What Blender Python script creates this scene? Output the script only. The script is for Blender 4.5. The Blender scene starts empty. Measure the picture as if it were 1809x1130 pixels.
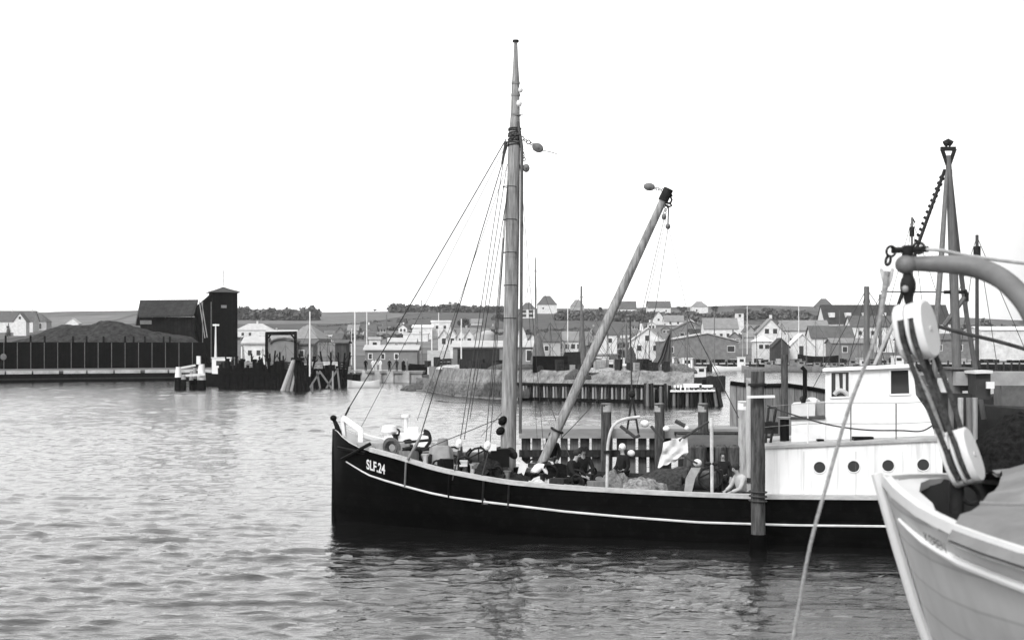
import bpy, bmesh, math, random
from mathutils import Vector, Matrix, noise
R = math.radians
V = Vector
random.seed(7)
S = bpy.context.scene
COL = S.collection

# ------------------------------------------------------------------ camera, world, sun, exposure
F = 2512.0; CX = 904.5; HOR = 615.0; CH = 5.0      # focal length in photo pixels, horizon row, eye height (m)
cam = bpy.data.cameras.new('camera'); camo = bpy.data.objects.new('camera', cam); COL.objects.link(camo)
camo.location = (0, 0, CH); camo.rotation_euler = (R(90), 0, 0)
cam.lens = 36.0 * F / 1809; cam.sensor_width = 36.0; cam.shift_y = (HOR - 565) / 1809
cam.clip_start = 0.1; cam.clip_end = 9000
cam.dof.use_dof = True; cam.dof.focus_distance = 42.0; cam.dof.aperture_fstop = 6.0
S.camera = camo
SUN_EL, SUN_AZ = 42.0, 205.0       # azimuth from +Y clockwise (behind the camera, a little to the left)
W = bpy.data.worlds.new('World'); S.world = W; W.use_nodes = True
nt = W.node_tree; nt.nodes.clear()
sky = nt.nodes.new('ShaderNodeTexSky'); sky.sky_type = 'NISHITA'; sky.sun_disc = False
sky.sun_elevation = R(SUN_EL); sky.sun_rotation = R(SUN_AZ); sky.dust_density = 6.0; sky.air_density = 1.0
bw = nt.nodes.new('ShaderNodeRGBToBW'); nt.links.new(sky.outputs[0], bw.inputs[0])
tc = nt.nodes.new('ShaderNodeTexCoord')
cn = nt.nodes.new('ShaderNodeTexNoise'); cn.inputs['Scale'].default_value = 1.6; cn.inputs['Detail'].default_value = 6
mp = nt.nodes.new('ShaderNodeMapping'); mp.inputs['Scale'].default_value = (1, 1, 3)
nt.links.new(tc.outputs['Generated'], mp.inputs[0]); nt.links.new(mp.outputs[0], cn.inputs['Vector'])
cr = nt.nodes.new('ShaderNodeMapRange'); cr.inputs[1].default_value = .3; cr.inputs[2].default_value = .7
cr.inputs[3].default_value = 11.5; cr.inputs[4].default_value = 14.0
nt.links.new(cn.outputs[0], cr.inputs[0])
sxw = nt.nodes.new('ShaderNodeSeparateXYZ'); nt.links.new(tc.outputs['Generated'], sxw.inputs[0])       # a darker bank of cloud to the right
dk = nt.nodes.new('ShaderNodeMapRange'); dk.interpolation_type = 'SMOOTHSTEP'; dk.inputs[1].default_value = .24; dk.inputs[2].default_value = .42; dk.inputs[3].default_value = 1.; dk.inputs[4].default_value = .3
nt.links.new(sxw.outputs[0], dk.inputs[0]); mu = nt.nodes.new('ShaderNodeMath'); mu.operation = 'MULTIPLY'
mx = nt.nodes.new('ShaderNodeMix'); mx.data_type = 'FLOAT'; mx.inputs[0].default_value = .72      # overcast: cloud over the clear sky
nt.links.new(bw.outputs[0], mx.inputs[2]); nt.links.new(cr.outputs[0], mx.inputs[3])
bg = nt.nodes.new('ShaderNodeBackground'); bg.inputs[1].default_value = 0.13
nt.links.new(mx.outputs[0], mu.inputs[0]); nt.links.new(dk.outputs[0], mu.inputs[1]); nt.links.new(mu.outputs[0], bg.inputs[0])
wo = nt.nodes.new('ShaderNodeOutputWorld'); nt.links.new(bg.outputs[0], wo.inputs[0])
sl = bpy.data.lights.new('sun', 'SUN'); sl.energy = 1.5; sl.angle = R(14); sl.color = (1, 1, 1)
so = bpy.data.objects.new('sun', sl); COL.objects.link(so)
d = V((math.sin(R(SUN_AZ)) * math.cos(R(SUN_EL)), math.cos(R(SUN_AZ)) * math.cos(R(SUN_EL)), math.sin(R(SUN_EL))))
so.rotation_euler = d.to_track_quat('Z', 'Y').to_euler()
S.view_settings.view_transform = 'Standard'; S.view_settings.look = 'None'
S.view_settings.exposure = 0.35; S.view_settings.gamma = 1.0
S.cycles.max_bounces = 5; S.cycles.diffuse_bounces = 2; S.cycles.glossy_bounces = 3
S.cycles.use_denoising = True

# ------------------------------------------------------------------ helpers
def P(px, py, Y): return V(((px - CX) / F * Y, Y, CH - (py - HOR) / F * Y))
def WX(px, Y): return (px - CX) / F * Y
def WZ(py, Y): return CH - (py - HOR) / F * Y
def tab(t, x):
    if x <= t[0][0]: return t[0][1]
    for (a, b), (c, e) in zip(t, t[1:]):
        if x <= c: return b + (e - b) * (x - a) / (c - a)
    return t[-1][1]
def stab(t, x):                      # smooth (Catmull-Rom like) table
    h = .02 * (t[-1][0] - t[0][0])
    return (tab(t, x - h) + 2 * tab(t, x) + tab(t, x + h)) / 4

_m = {}
def M(v, rough=.8, var=.3, sc=2., st=(1, 1, 1), bump=.2, metal=0., plank=None, streak=0., spec=.3, lichen=0.):
    key = (v, rough, var, sc, st, bump, metal, plank, streak, spec, lichen)
    if key in _m: return _m[key]
    m = bpy.data.materials.new('mat_%d' % len(_m)); m.use_nodes = True; n = m.node_tree.nodes; L = m.node_tree.links
    b = n['Principled BSDF']; b.inputs['Roughness'].default_value = rough; b.inputs['Metallic'].default_value = metal
    b.inputs['Specular IOR Level'].default_value = spec
    t = n.new('ShaderNodeTexCoord'); mpn = n.new('ShaderNodeMapping'); mpn.inputs['Scale'].default_value = [sc * q for q in st]
    L.new(t.outputs['Object'], mpn.inputs[0])
    nz = n.new('ShaderNodeTexNoise'); nz.inputs['Scale'].default_value = 1; nz.inputs['Detail'].default_value = 8; nz.inputs['Roughness'].default_value = .65
    L.new(mpn.outputs[0], nz.inputs['Vector'])
    mr = n.new('ShaderNodeMapRange'); mr.inputs[1].default_value = .3; mr.inputs[2].default_value = .7
    mr.inputs[3].default_value = v * (1 - var); mr.inputs[4].default_value = v * (1 + var)
    L.new(nz.outputs[0], mr.inputs[0]); out = mr.outputs[0]
    def mathn(op, a, bb):
        q = n.new('ShaderNodeMath'); q.operation = op
        for i, s in enumerate((a, bb)):
            if s is None: continue
            if isinstance(s, (int, float)): q.inputs[i].default_value = s
            else: L.new(s, q.inputs[i])
        return q.outputs[0]
    hgt = nz.outputs[0]
    if plank:                         # (axis, width): seams and a tone of its own for each board
        sx = n.new('ShaderNodeSeparateXYZ'); L.new(t.outputs['Object'], sx.inputs[0])
        q = mathn('DIVIDE', sx.outputs[plank[0]], plank[1]); fr = mathn('FRACT', q, None); fl = mathn('FLOOR', q, None)
        wn = n.new('ShaderNodeTexWhiteNoise'); wn.noise_dimensions = '1D'; L.new(fl, wn.inputs['W'])
        tv_ = plank[2] if len(plank) > 2 else .45; tone = mathn('ADD', mathn('MULTIPLY', wn.outputs[0], tv_), 1 - tv_ / 2)
        seam = mathn('GREATER_THAN', fr, .09); sk_ = .2 if len(plank) > 2 else .65; seam2 = mathn('ADD', mathn('MULTIPLY', seam, sk_), 1 - sk_)
        out = mathn('MULTIPLY', mathn('MULTIPLY', out, tone), seam2)
        hgt = mathn('ADD', mathn('MULTIPLY', nz.outputs[0], .3), seam)
    if streak:                        # rust and dirt running down
        mp2 = n.new('ShaderNodeMapping'); mp2.inputs['Scale'].default_value = (7, 7, .45); L.new(t.outputs['Object'], mp2.inputs[0])
        n2 = n.new('ShaderNodeTexNoise'); n2.inputs['Scale'].default_value = 1; n2.inputs['Detail'].default_value = 5; L.new(mp2.outputs[0], n2.inputs['Vector'])
        r2 = n.new('ShaderNodeMapRange'); r2.inputs[1].default_value = .5; r2.inputs[2].default_value = .72
        r2.inputs[3].default_value = 1; r2.inputs[4].default_value = 1 - streak; L.new(n2.outputs[0], r2.inputs[0])
        out = mathn('MULTIPLY', out, r2.outputs[0])
    if lichen:
        n3 = n.new('ShaderNodeTexNoise'); n3.inputs['Scale'].default_value = 5; n3.inputs['Detail'].default_value = 6; L.new(t.outputs['Object'], n3.inputs['Vector'])
        g = mathn('GREATER_THAN', n3.outputs[0], .58); out = mathn('ADD', out, mathn('MULTIPLY', g, lichen))
    L.new(out, b.inputs['Base Color'])
    if bump:
        bp = n.new('ShaderNodeBump'); bp.inputs['Strength'].default_value = bump; bp.inputs['Distance'].default_value = .05
        L.new(hgt, bp.inputs['Height']); L.new(bp.outputs[0], b.inputs['Normal'])
    _m[key] = m
    return m

ORG = {}
class MB:
    def __init__(s): s.v = []; s.f = []
    def add(s, vs, fs):
        k = len(s.v); s.v += [V(p) for p in vs]; s.f += [tuple(i + k for i in f) for f in fs]; return s
    def box(s, c, d, rz=0., M4=None):
        x, y, z = [q / 2 for q in d]
        vs = [V((a, b, e)) for e in (-z, z) for a, b in ((-x, -y), (x, -y), (x, y), (-x, y))]
        m = Matrix.Translation(c) @ (M4 if M4 else Matrix.Rotation(rz, 4, 'Z'))
        return s.add([m @ p for p in vs], [(3, 2, 1, 0), (4, 5, 6, 7), (0, 1, 5, 4), (1, 2, 6, 5), (2, 3, 7, 6), (3, 0, 4, 7)])
    def bar(s, a, b, w, h=None):         # square bar between two points
        a, b = V(a), V(b); h = h or w; dr = (b - a); q = dr.to_track_quat('Z', 'Y').to_matrix().to_4x4()
        return s.box((a + b) / 2, (w, h, dr.length), M4=q)
    def tube(s, pts, r, n=8, cap=True):
        pts = [V(p) for p in pts]; k = len(pts)
        rs = list(r) if isinstance(r, (list, tuple)) else [r] * k
        vs = []; fs = []; up = None
        for i, p in enumerate(pts):
            t = (pts[min(i + 1, k - 1)] - pts[max(i - 1, 0)]).normalized()
            if up is None: up = t.orthogonal().normalized()
            up = (up - t * up.dot(t))
            up = up.normalized() if up.length > 1e-5 else t.orthogonal().normalized()
            sd = t.cross(up)
            for j in range(n):
                a = 2 * math.pi * j / n; vs.append(p + (up * math.cos(a) + sd * math.sin(a)) * rs[i])
        for i in range(k - 1):
            for j in range(n):
                fs.append((i * n + j, i * n + (j + 1) % n, (i + 1) * n + (j + 1) % n, (i + 1) * n + j))
        if cap: fs.append(tuple(range(n - 1, -1, -1))); fs.append(tuple((k - 1) * n + j for j in range(n)))
        return s.add(vs, fs)
    def ball(s, c, r, n=10, m=7, M4=None):
        rr = r if isinstance(r, (list, tuple, Vector)) else (r, r, r); vs = []; fs = []; c = V(c)
        for i in range(m + 1):
            th = math.pi * i / m
            for j in range(n):
                a = 2 * math.pi * j / n; p = V((rr[0] * math.sin(th) * math.cos(a), rr[1] * math.sin(th) * math.sin(a), rr[2] * math.cos(th)))
                vs.append(c + ((M4 @ p) if M4 else p))
        for i in range(m):
            for j in range(n): fs.append((i * n + j, (i + 1) * n + j, (i + 1) * n + (j + 1) % n, i * n + (j + 1) % n))
        return s.add(vs, fs)
    def grid(s, rows, flip=False):       # rows of equal numbers of points
        n = len(rows[0]); vs = [p for r in rows for p in r]
        fs = [(i * n + j, i * n + j + 1, (i + 1) * n + j + 1, (i + 1) * n + j) for i in range(len(rows) - 1) for j in range(n - 1)]
        if flip: fs = [f[::-1] for f in fs]
        return s.add(vs, fs)
    def slab(s, poly, th):               # polygon (list of points, any plane) thickened by vector th
        n = len(poly); th = V(th); a = [V(p) for p in poly]; b = [p + th for p in a]
        return s.add(a + b, [tuple(range(n - 1, -1, -1)), tuple(range(n, 2 * n))] + [(i, (i + 1) % n, n + (i + 1) % n, n + i) for i in range(n)])
    def ring(s, c, r, rt, nrm=(0, 1, 0), n=16, k=6, sq=1.):
        nrm = V(nrm).normalized(); u = nrm.orthogonal().normalized(); w = nrm.cross(u); c = V(c)
        pts = [c + (u * math.cos(2 * math.pi * i / n) + w * sq * math.sin(2 * math.pi * i / n)) * r for i in range(n)]
        vs = []; fs = []
        for i, p in enumerate(pts):
            o = (p - c).normalized()
            for j in range(k):
                a = 2 * math.pi * j / k; vs.append(p + (o * math.cos(a) + nrm * math.sin(a)) * rt)
        for i in range(n):
            for j in range(k): fs.append((i * k + j, i * k + (j + 1) % k, ((i + 1) % n) * k + (j + 1) % k, ((i + 1) % n) * k + j))
        return s.add(vs, fs)
    def build(s, name, m, parent=None, smooth=False, **kw):
        me = bpy.data.meshes.new(name); o0 = ORG.get(parent.name, V((0, 0, 0))) if parent else V((0, 0, 0))
        me.from_pydata([p - o0 for p in s.v], [], s.f); me.validate()
        bm = bmesh.new(); bm.from_mesh(me); bmesh.ops.recalc_face_normals(bm, faces=bm.faces); bm.to_mesh(me); bm.free()
        me.materials.append(m)
        if smooth:
            me.polygons.foreach_set('use_smooth', [True] * len(me.polygons))
            try: me.set_sharp_from_angle(angle=R(40))
            except Exception: pass
        o = bpy.data.objects.new(name, me); COL.objects.link(o)
        if parent: o.parent = parent; ORG[o.name] = o0
        for k, v in kw.items(): o[k] = v
        return o
    def mono(s, name, m, label, cat, group=None, smooth=False):   # a thing that is one mesh
        o = s.build(name, m, None, smooth); return tag(o, label, cat, group)
def tag(o, label, cat, group=None, kind=None):
    o['label'] = label; o['category'] = cat
    if group: o['group'] = group
    if kind: o['kind'] = kind
    return o
def thing(name, label, cat, loc=(0, 0, 0), rz=0., group=None, local=False):
    o = bpy.data.objects.new(name, None); COL.objects.link(o); o.location = loc; o.rotation_euler = (0, 0, rz)
    o.empty_display_size = .2
    ORG[o.name] = V((0, 0, 0)) if local else V(loc)
    return tag(o, label, cat, group)
def copy_tree(o, parent=None):
    c = o.copy(); COL.objects.link(c)
    if parent: c.parent = parent
    for ch in list(o.children): copy_tree(ch, c)
    return c
def place(o, loc, rz=0., sc=1., label=None):
    c = copy_tree(o); c.location = loc; c.rotation_euler = (0, 0, rz); c.scale = (sc, sc, sc) if not isinstance(sc, tuple) else sc
    if label: c['label'] = label
    return c
def line(a, b, sag=0., n=8):
    a, b = V(a), V(b)
    return [a.lerp(b, i / n) - V((0, 0, sag * 4 * (i / n) * (1 - i / n))) for i in range(n + 1)]
def crv(pts, n=6):                    # smooth curve through points
    pts = [V(p) for p in pts]; out = []
    for i in range(len(pts) - 1):
        p0, p1, p2, p3 = pts[max(i - 1, 0)], pts[i], pts[i + 1], pts[min(i + 2, len(pts) - 1)]
        for j in range(n):
            t = j / n; out.append(.5 * ((2 * p1) + (p2 - p0) * t + (2 * p0 - 5 * p1 + 4 * p2 - p3) * t * t + (3 * p1 - p0 - 3 * p2 + p3) * t ** 3))
    return out + [pts[-1]]

# materials
PAINT_W = M(.78, .55, .06, 1.2, bump=.05, streak=.1)
PAINT_W2 = M(.74, .7, .1, .6, bump=.0)
BLACK = M(.006, .6, .5, 2., bump=.15, spec=.1)
BLACK2 = M(.008, .9, .6, 2., bump=.3, spec=.04)
DARKWOOD = M(.03, .9, .6, 3., (4, 4, .6), .4, spec=.1)
TIMBER = M(.16, .9, .35, 3., (5, 5, .5), .4, spec=.15)
TIMBER_L = M(.3, .85, .3, 3., (5, 5, .4), .3, spec=.15)
SPAR = M(.25, .65, .6, 2.5, (7, 7, .5), .3, spec=.25, streak=.3)
IRON = M(.018, .7, .6, 6., bump=.3, spec=.15)
STEEL = M(.2, .5, .3, 6., bump=.2)
ROPE = M(.2, .95, .3, 20., bump=.5)
ROPE_L = M(.55, .95, .2, 40., bump=.5)
ROPE_D = M(.05, .95, .3, 20., bump=.3)
NET = M(.07, 1., .8, 9., bump=1.)
NET_L = M(.3, 1., .7, 9., bump=1.)
CANVAS = M(.32, .9, .2, 2., bump=.35)
CANVAS_L = M(.62, .9, .12, 3., bump=.3)
CONC = M(.34, .95, .35, .6, bump=.3, streak=.35)
GLASS = M(.02, .08, .1, 1., bump=0, spec=.5)
SKIN = M(.32, .6, .08, 6., bump=.05)
HAIR = M(.02, .7, .3, 30., bump=.3)
# ------------------------------------------------------------------ water
def wave(x, y):
    xr = x + .22 * y + 1.2 * noise.noise(V((x * .3, y * .3, 20.)))
    gust = .75 + .6 * noise.noise(V((x * .05, y * .04, 2.)))
    n2 = noise.noise(V((xr * .6 + 5, y * 1.5, 9.))); n3 = noise.noise(V((xr * 1.5, y * 3.1, 1.))); n4 = noise.noise(V((x * 3.4 + y, y * 5.5, 6.)))
    n5 = noise.noise(V((xr * .38 + 30, y * 1.5, 12.))); n6 = noise.noise(V((xr * .9 + 3, y * 2.8, 15.)))
    h = .02 * n4 + .035 * (1 - 2 * abs(n3)) + .03 * (1 - 2 * abs(n2)) + .17 * max(0., n5 - .22) + .13 * max(0., n6 - .18) + .03 * noise.noise(V((xr * .2, y * .35, 3.)))
    d = (41.3 - .24 * (x + 5.2) - 2.2) - y                     # calmer close under the side of the cutter
    k = 1. if (x < -6 or x > 18) else .3 + .7 * max(0., min(1., (abs(d) - 1.) / 4.))
    return h * gust * k
def make_water():
    ys = [-80., -40., -10., 6., 14.]; 
    while ys[-1] < 330: ys.append(ys[-1] * 1.0045)
    ys += [360, 400, 450, 520]
    us = []; u = 0.
    while u < .5: us.append(u); u += .0032
    while u < 30: us.append(u); u *= 1.35
    us = [-q for q in us[:0:-1]] + us
    vs = []; n = len(us)
    for y in ys:
        k = max(y, 14.); amp = 1. if 14 <= y < 330 else 0.
        for u in us:
            x = u * k; a = amp if abs(u) < .55 else 0.
            vs.append((x, y, wave(x, y) * a if a else 0.))
    fs = [(i * n + j, i * n + j + 1, (i + 1) * n + j + 1, (i + 1) * n + j) for i in range(len(ys) - 1) for j in range(n - 1)]
    me = bpy.data.meshes.new('water'); me.from_pydata(vs, [], fs)
    me.polygons.foreach_set('use_smooth', [True] * len(me.polygons))
    m = bpy.data.materials.new('water'); m.use_nodes = True; N = m.node_tree.nodes; L = m.node_tree.links; b = N['Principled BSDF']
    b.inputs['Base Color'].default_value = (.006, .006, .006, 1); b.inputs['Roughness'].default_value = .06; b.inputs['IOR'].default_value = 1.4
    t = N.new('ShaderNodeTexCoord'); prev = None
    for sc, st, ds in ((1., (1.3, 3.2, 1), .03), (1., (5., 10., 1), .012), (1., (13., 24., 1), .006)):
        mpn = N.new('ShaderNodeMapping'); mpn.inputs['Scale'].default_value = st; mpn.inputs['Rotation'].default_value = (0, 0, R(8))
        L.new(t.outputs['Object'], mpn.inputs[0])
        z = N.new('ShaderNodeTexNoise'); z.inputs['Scale'].default_value = sc; z.inputs['Detail'].default_value = 3; L.new(mpn.outputs[0], z.inputs['Vector'])
        bp = N.new('ShaderNodeBump'); bp.inputs['Strength'].default_value = .8; bp.inputs['Distance'].default_value = ds * .8
        L.new(z.outputs[0], bp.inputs['Height'])
        if prev: L.new(prev, bp.inputs['Normal'])
        prev = bp.outputs[0]
    L.new(prev, b.inputs['Normal'])
    sx = N.new('ShaderNodeSeparateXYZ'); L.new(t.outputs['Object'], sx.inputs[0])      # the open basin is ruffled, the water beside the moored boats is calmer
    rg = N.new('ShaderNodeMapRange'); rg.inputs[1].default_value = 45; rg.inputs[2].default_value = 130; rg.inputs[3].default_value = .04; rg.inputs[4].default_value = .14
    L.new(sx.outputs[1], rg.inputs[0]); L.new(rg.outputs[0], b.inputs['Roughness'])
    for nd in [q for q in N if q.type == 'BUMP']:
        mr = N.new('ShaderNodeMapRange'); mr.inputs[1].default_value = 42; mr.inputs[2].default_value = 95; mr.inputs[3].default_value = .85; mr.inputs[4].default_value = .75
        L.new(sx.outputs[1], mr.inputs[0]); L.new(mr.outputs[0], nd.inputs['Strength']); nd.inputs['Distance'].default_value *= 1.3
    me.materials.append(m)
    o = bpy.data.objects.new('water', me); COL.objects.link(o); o['kind'] = 'structure'
make_water()

# ------------------------------------------------------------------ ground and hill
RIDGE = [(-2500, 575), (-900, 560), (0, 553), (60, 555), (90, 553), (130, 550), (200, 547), (300, 546), (415, 549), (500, 552), (560, 556), (620, 552), (680, 549), (720, 546),
         (800, 546), (900, 547), (960, 545), (1040, 545), (1100, 544), (1240, 545), (1280, 538), (1340, 534), (1400, 536), (1470, 541), (1550, 548),
         (1650, 562), (1809, 566), (2700, 575), (4500, 590)]
FRONT = [(-2500, 190), (-100, 202), (310, 221), (600, 226), (745, 226), (960, 236), (990, 314), (4500, 314)]
Y0, Y1 = 380., 1150.
def gy_img(px, Y):
    t = max(0., min(1., (Y - Y0) / (Y1 - Y0))) ** .7
    base = HOR + 3.5 * F / Y0
    return base + (stab(RIDGE, px) - base) * t
def ground(px, Y):
    if Y <= Y0: return 1.5
    if Y <= Y1: return WZ(gy_img(px, Y), Y) + (.7 * noise.noise(V((px * .01, Y * .01, 0))) * min(1, (Y - Y0) / 200))
    zt = WZ(stab(RIDGE, px), Y1); return zt - (Y - Y1) * .03
def gY(px, py):
    best = min(range(int(Y0), int(Y1), 4), key=lambda q: abs(gy_img(px, q) - py)); return float(best)
def make_ground():
    pxs = list(range(-2500, 4501, 40)); rows = []
    for k in range(64):
        row = []
        for px in pxs:
            f = tab(FRONT, px) + .3
            if k == 0: row.append(V((WX(px, f), f, -2.))); continue
            if k < 10: Y = f + (Y0 - f) * (k - 1) / 9
            elif k < 56: Y = Y0 + (Y1 - Y0) * (k - 9) / 46
            else: Y = Y1 + (k - 55) * 250
            row.append(V((WX(px, Y), Y, ground(px, Y))))
        rows.append(row)
    mb = MB().grid(rows)
    m = bpy.data.materials.new('fields'); m.use_nodes = True; N = m.node_tree.nodes; L = m.node_tree.links; b = N['Principled BSDF']
    b.inputs['Roughness'].default_value = 1.; b.inputs['Specular IOR Level'].default_value = .05
    t = N.new('ShaderNodeTexCoord')
    mpn = N.new('ShaderNodeMapping'); mpn.inputs['Scale'].default_value = (.006, .0035, 0); mpn.inputs['Rotation'].default_value = (0, 0, .35); L.new(t.outputs['Object'], mpn.inputs[0])
    vo = N.new('ShaderNodeTexVoronoi'); vo.inputs['Scale'].default_value = 1.; L.new(mpn.outputs[0], vo.inputs['Vector'])
    vb = N.new('ShaderNodeTexVoronoi'); vb.feature = 'DISTANCE_TO_EDGE'; vb.inputs['Scale'].default_value = 1.; L.new(mpn.outputs[0], vb.inputs['Vector'])
    s = N.new('ShaderNodeSeparateColor'); L.new(vo.outputs['Color'], s.inputs[0])
    mr = N.new('ShaderNodeMapRange'); mr.inputs[3].default_value = .07; mr.inputs[4].default_value = .17; L.new(s.outputs[0], mr.inputs[0])
    e = N.new('ShaderNodeMapRange'); e.inputs[1].default_value = .0; e.inputs[2].default_value = .02; e.inputs[3].default_value = .45; e.inputs[4].default_value = 1.; L.new(vb.outputs[0], e.inputs[0])
    nz = N.new('ShaderNodeTexNoise'); nz.inputs['Scale'].default_value = .08; nz.inputs['Detail'].default_value = 8; L.new(t.outputs['Object'], nz.inputs['Vector'])
    m2 = N.new('ShaderNodeMapRange'); m2.inputs[1].default_value = .3; m2.inputs[2].default_value = .7; m2.inputs[3].default_value = .75; m2.inputs[4].default_value = 1.25; L.new(nz.outputs[0], m2.inputs[0])
    q = N.new('ShaderNodeMath'); q.operation = 'MULTIPLY'; L.new(mr.outputs[0], q.inputs[0]); L.new(e.outputs[0], q.inputs[1])
    q2 = N.new('ShaderNodeMath'); q2.operation = 'MULTIPLY'; L.new(q.outputs[0], q2.inputs[0]); L.new(m2.outputs[0], q2.inputs[1])
    L.new(q2.outputs[0], b.inputs['Base Color'])
    o = mb.build('hill_ground', m, smooth=True); o['kind'] = 'structure'
make_ground()

# ------------------------------------------------------------------ foliage
LEAF = [M(.05, 1., .5, .5, bump=0, spec=.05), M(.075, 1., .5, .5, bump=0, spec=.05), M(.035, 1., .5, .5, bump=0, spec=.05)]
def leaves(mb, c, r, n, sz, rnd):
    c = V(c)
    for _ in range(n):
        while True:
            p = V((rnd.uniform(-1, 1), rnd.uniform(-1, 1), rnd.uniform(-1, 1)))
            if .25 < p.length < 1: break
        q = c + V((p.x * r[0], p.y * r[1], p.z * r[2])); a = V((rnd.uniform(-1, 1), rnd.uniform(-1, 1), rnd.uniform(-1, 1))).normalized()
        b = a.orthogonal().normalized(); e = a.cross(b); s = sz * rnd.uniform(.6, 1.4)
        mb.add([q + b * s, q + e * s * .8, q - b * s, q - e * s * .7], [(0, 1, 2, 3)])
def tree_proto(seed, h, w, kind, label, mat):
    rnd = random.Random(seed); t = thing('tree', label, 'tree', (0, 0, -50), local=True)
    tr = MB(); tr.tube([(0, 0, -1.), (0, 0, h * .3), (rnd.uniform(-.3, .3), .2, h * .6), (0, 0, h * .85)], [h * .035, h * .028, h * .018, h * .006], 6)
    for k in range(6):
        a = rnd.uniform(0, 6.28); z = h * rnd.uniform(.3, .6); tr.tube([(0, 0, z), (math.cos(a) * w * .3, math.sin(a) * w * .3, z + h * .18)], [h * .014, h * .005], 5)
    tr.build('trunk', TIMBER, t)
    c = MB()
    if kind == 'round':
        for k in range(11):
            a = rnd.uniform(0, 6.28); q = rnd.uniform(.1, .36) * w; z = h * rnd.uniform(.35, .85)
            leaves(c, (q * math.cos(a), q * math.sin(a), z), (w * .2, w * .2, h * .15), 60, w * .045, rnd)
    else:
        for k in range(9):
            f = k / 8; leaves(c, (0, 0, h * (.18 + .78 * f)), (w * .5 * (1.05 - f), w * .5 * (1.05 - f), h * .07), int(70 * (1.15 - f)) + 8, w * .06, rnd)
    c.build('crown', mat, t)
    return t
TR = [tree_proto(1, 8, 8, 'round', 'x', LEAF[0]), tree_proto(2, 7, 9, 'round', 'x', LEAF[1]), tree_proto(3, 9, 7, 'round', 'x', LEAF[2]), tree_proto(4, 10, 5, 'cone', 'x', LEAF[2])]
def tree(k, px, base, h_px, label, group=None, wide=1., Y=None):
    Y = Y or gY(px, base); H = (8, 7, 9, 10)[k]; s = h_px / F * Y / H
    z = WZ(base, Y)
    c = place(TR[k], (WX(px, Y), Y, z - .2), random.uniform(0, 6), (s * wide, s * wide, s), label)
    if group: c['group'] = group
    return c
def wood(name, pts, h_px, n, label, seed, sz=1.5, mat=None):    # a mass of wood along image points (px, base)
    rnd = random.Random(seed); mb = MB()
    for _ in range(n):
        i = rnd.randrange(len(pts) - 1); u = rnd.random(); px = pts[i][0] * (1 - u) + pts[i + 1][0] * u; b = pts[i][1] * (1 - u) + pts[i + 1][1] * u
        Y = min(gY(px, b), Y1 - 20) + rnd.uniform(-12, 12); hm = h_px / F * Y * (.55 + .6 * abs(noise.noise(V((px * .07, seed, 0)))) + .3 * noise.noise(V((px * .3, seed, 5))))
        z0 = WZ(b, Y) - 1
        leaves(mb, (WX(px, Y), Y, z0 + hm * rnd.uniform(.1, .8)), (2.5, 2.5, hm * .25), 10, sz, rnd)
    o = mb.build(name, mat or M(.1, 1., .6, .4, bump=0, spec=.03)); tag(o, label, 'trees', kind='stuff'); return o

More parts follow.
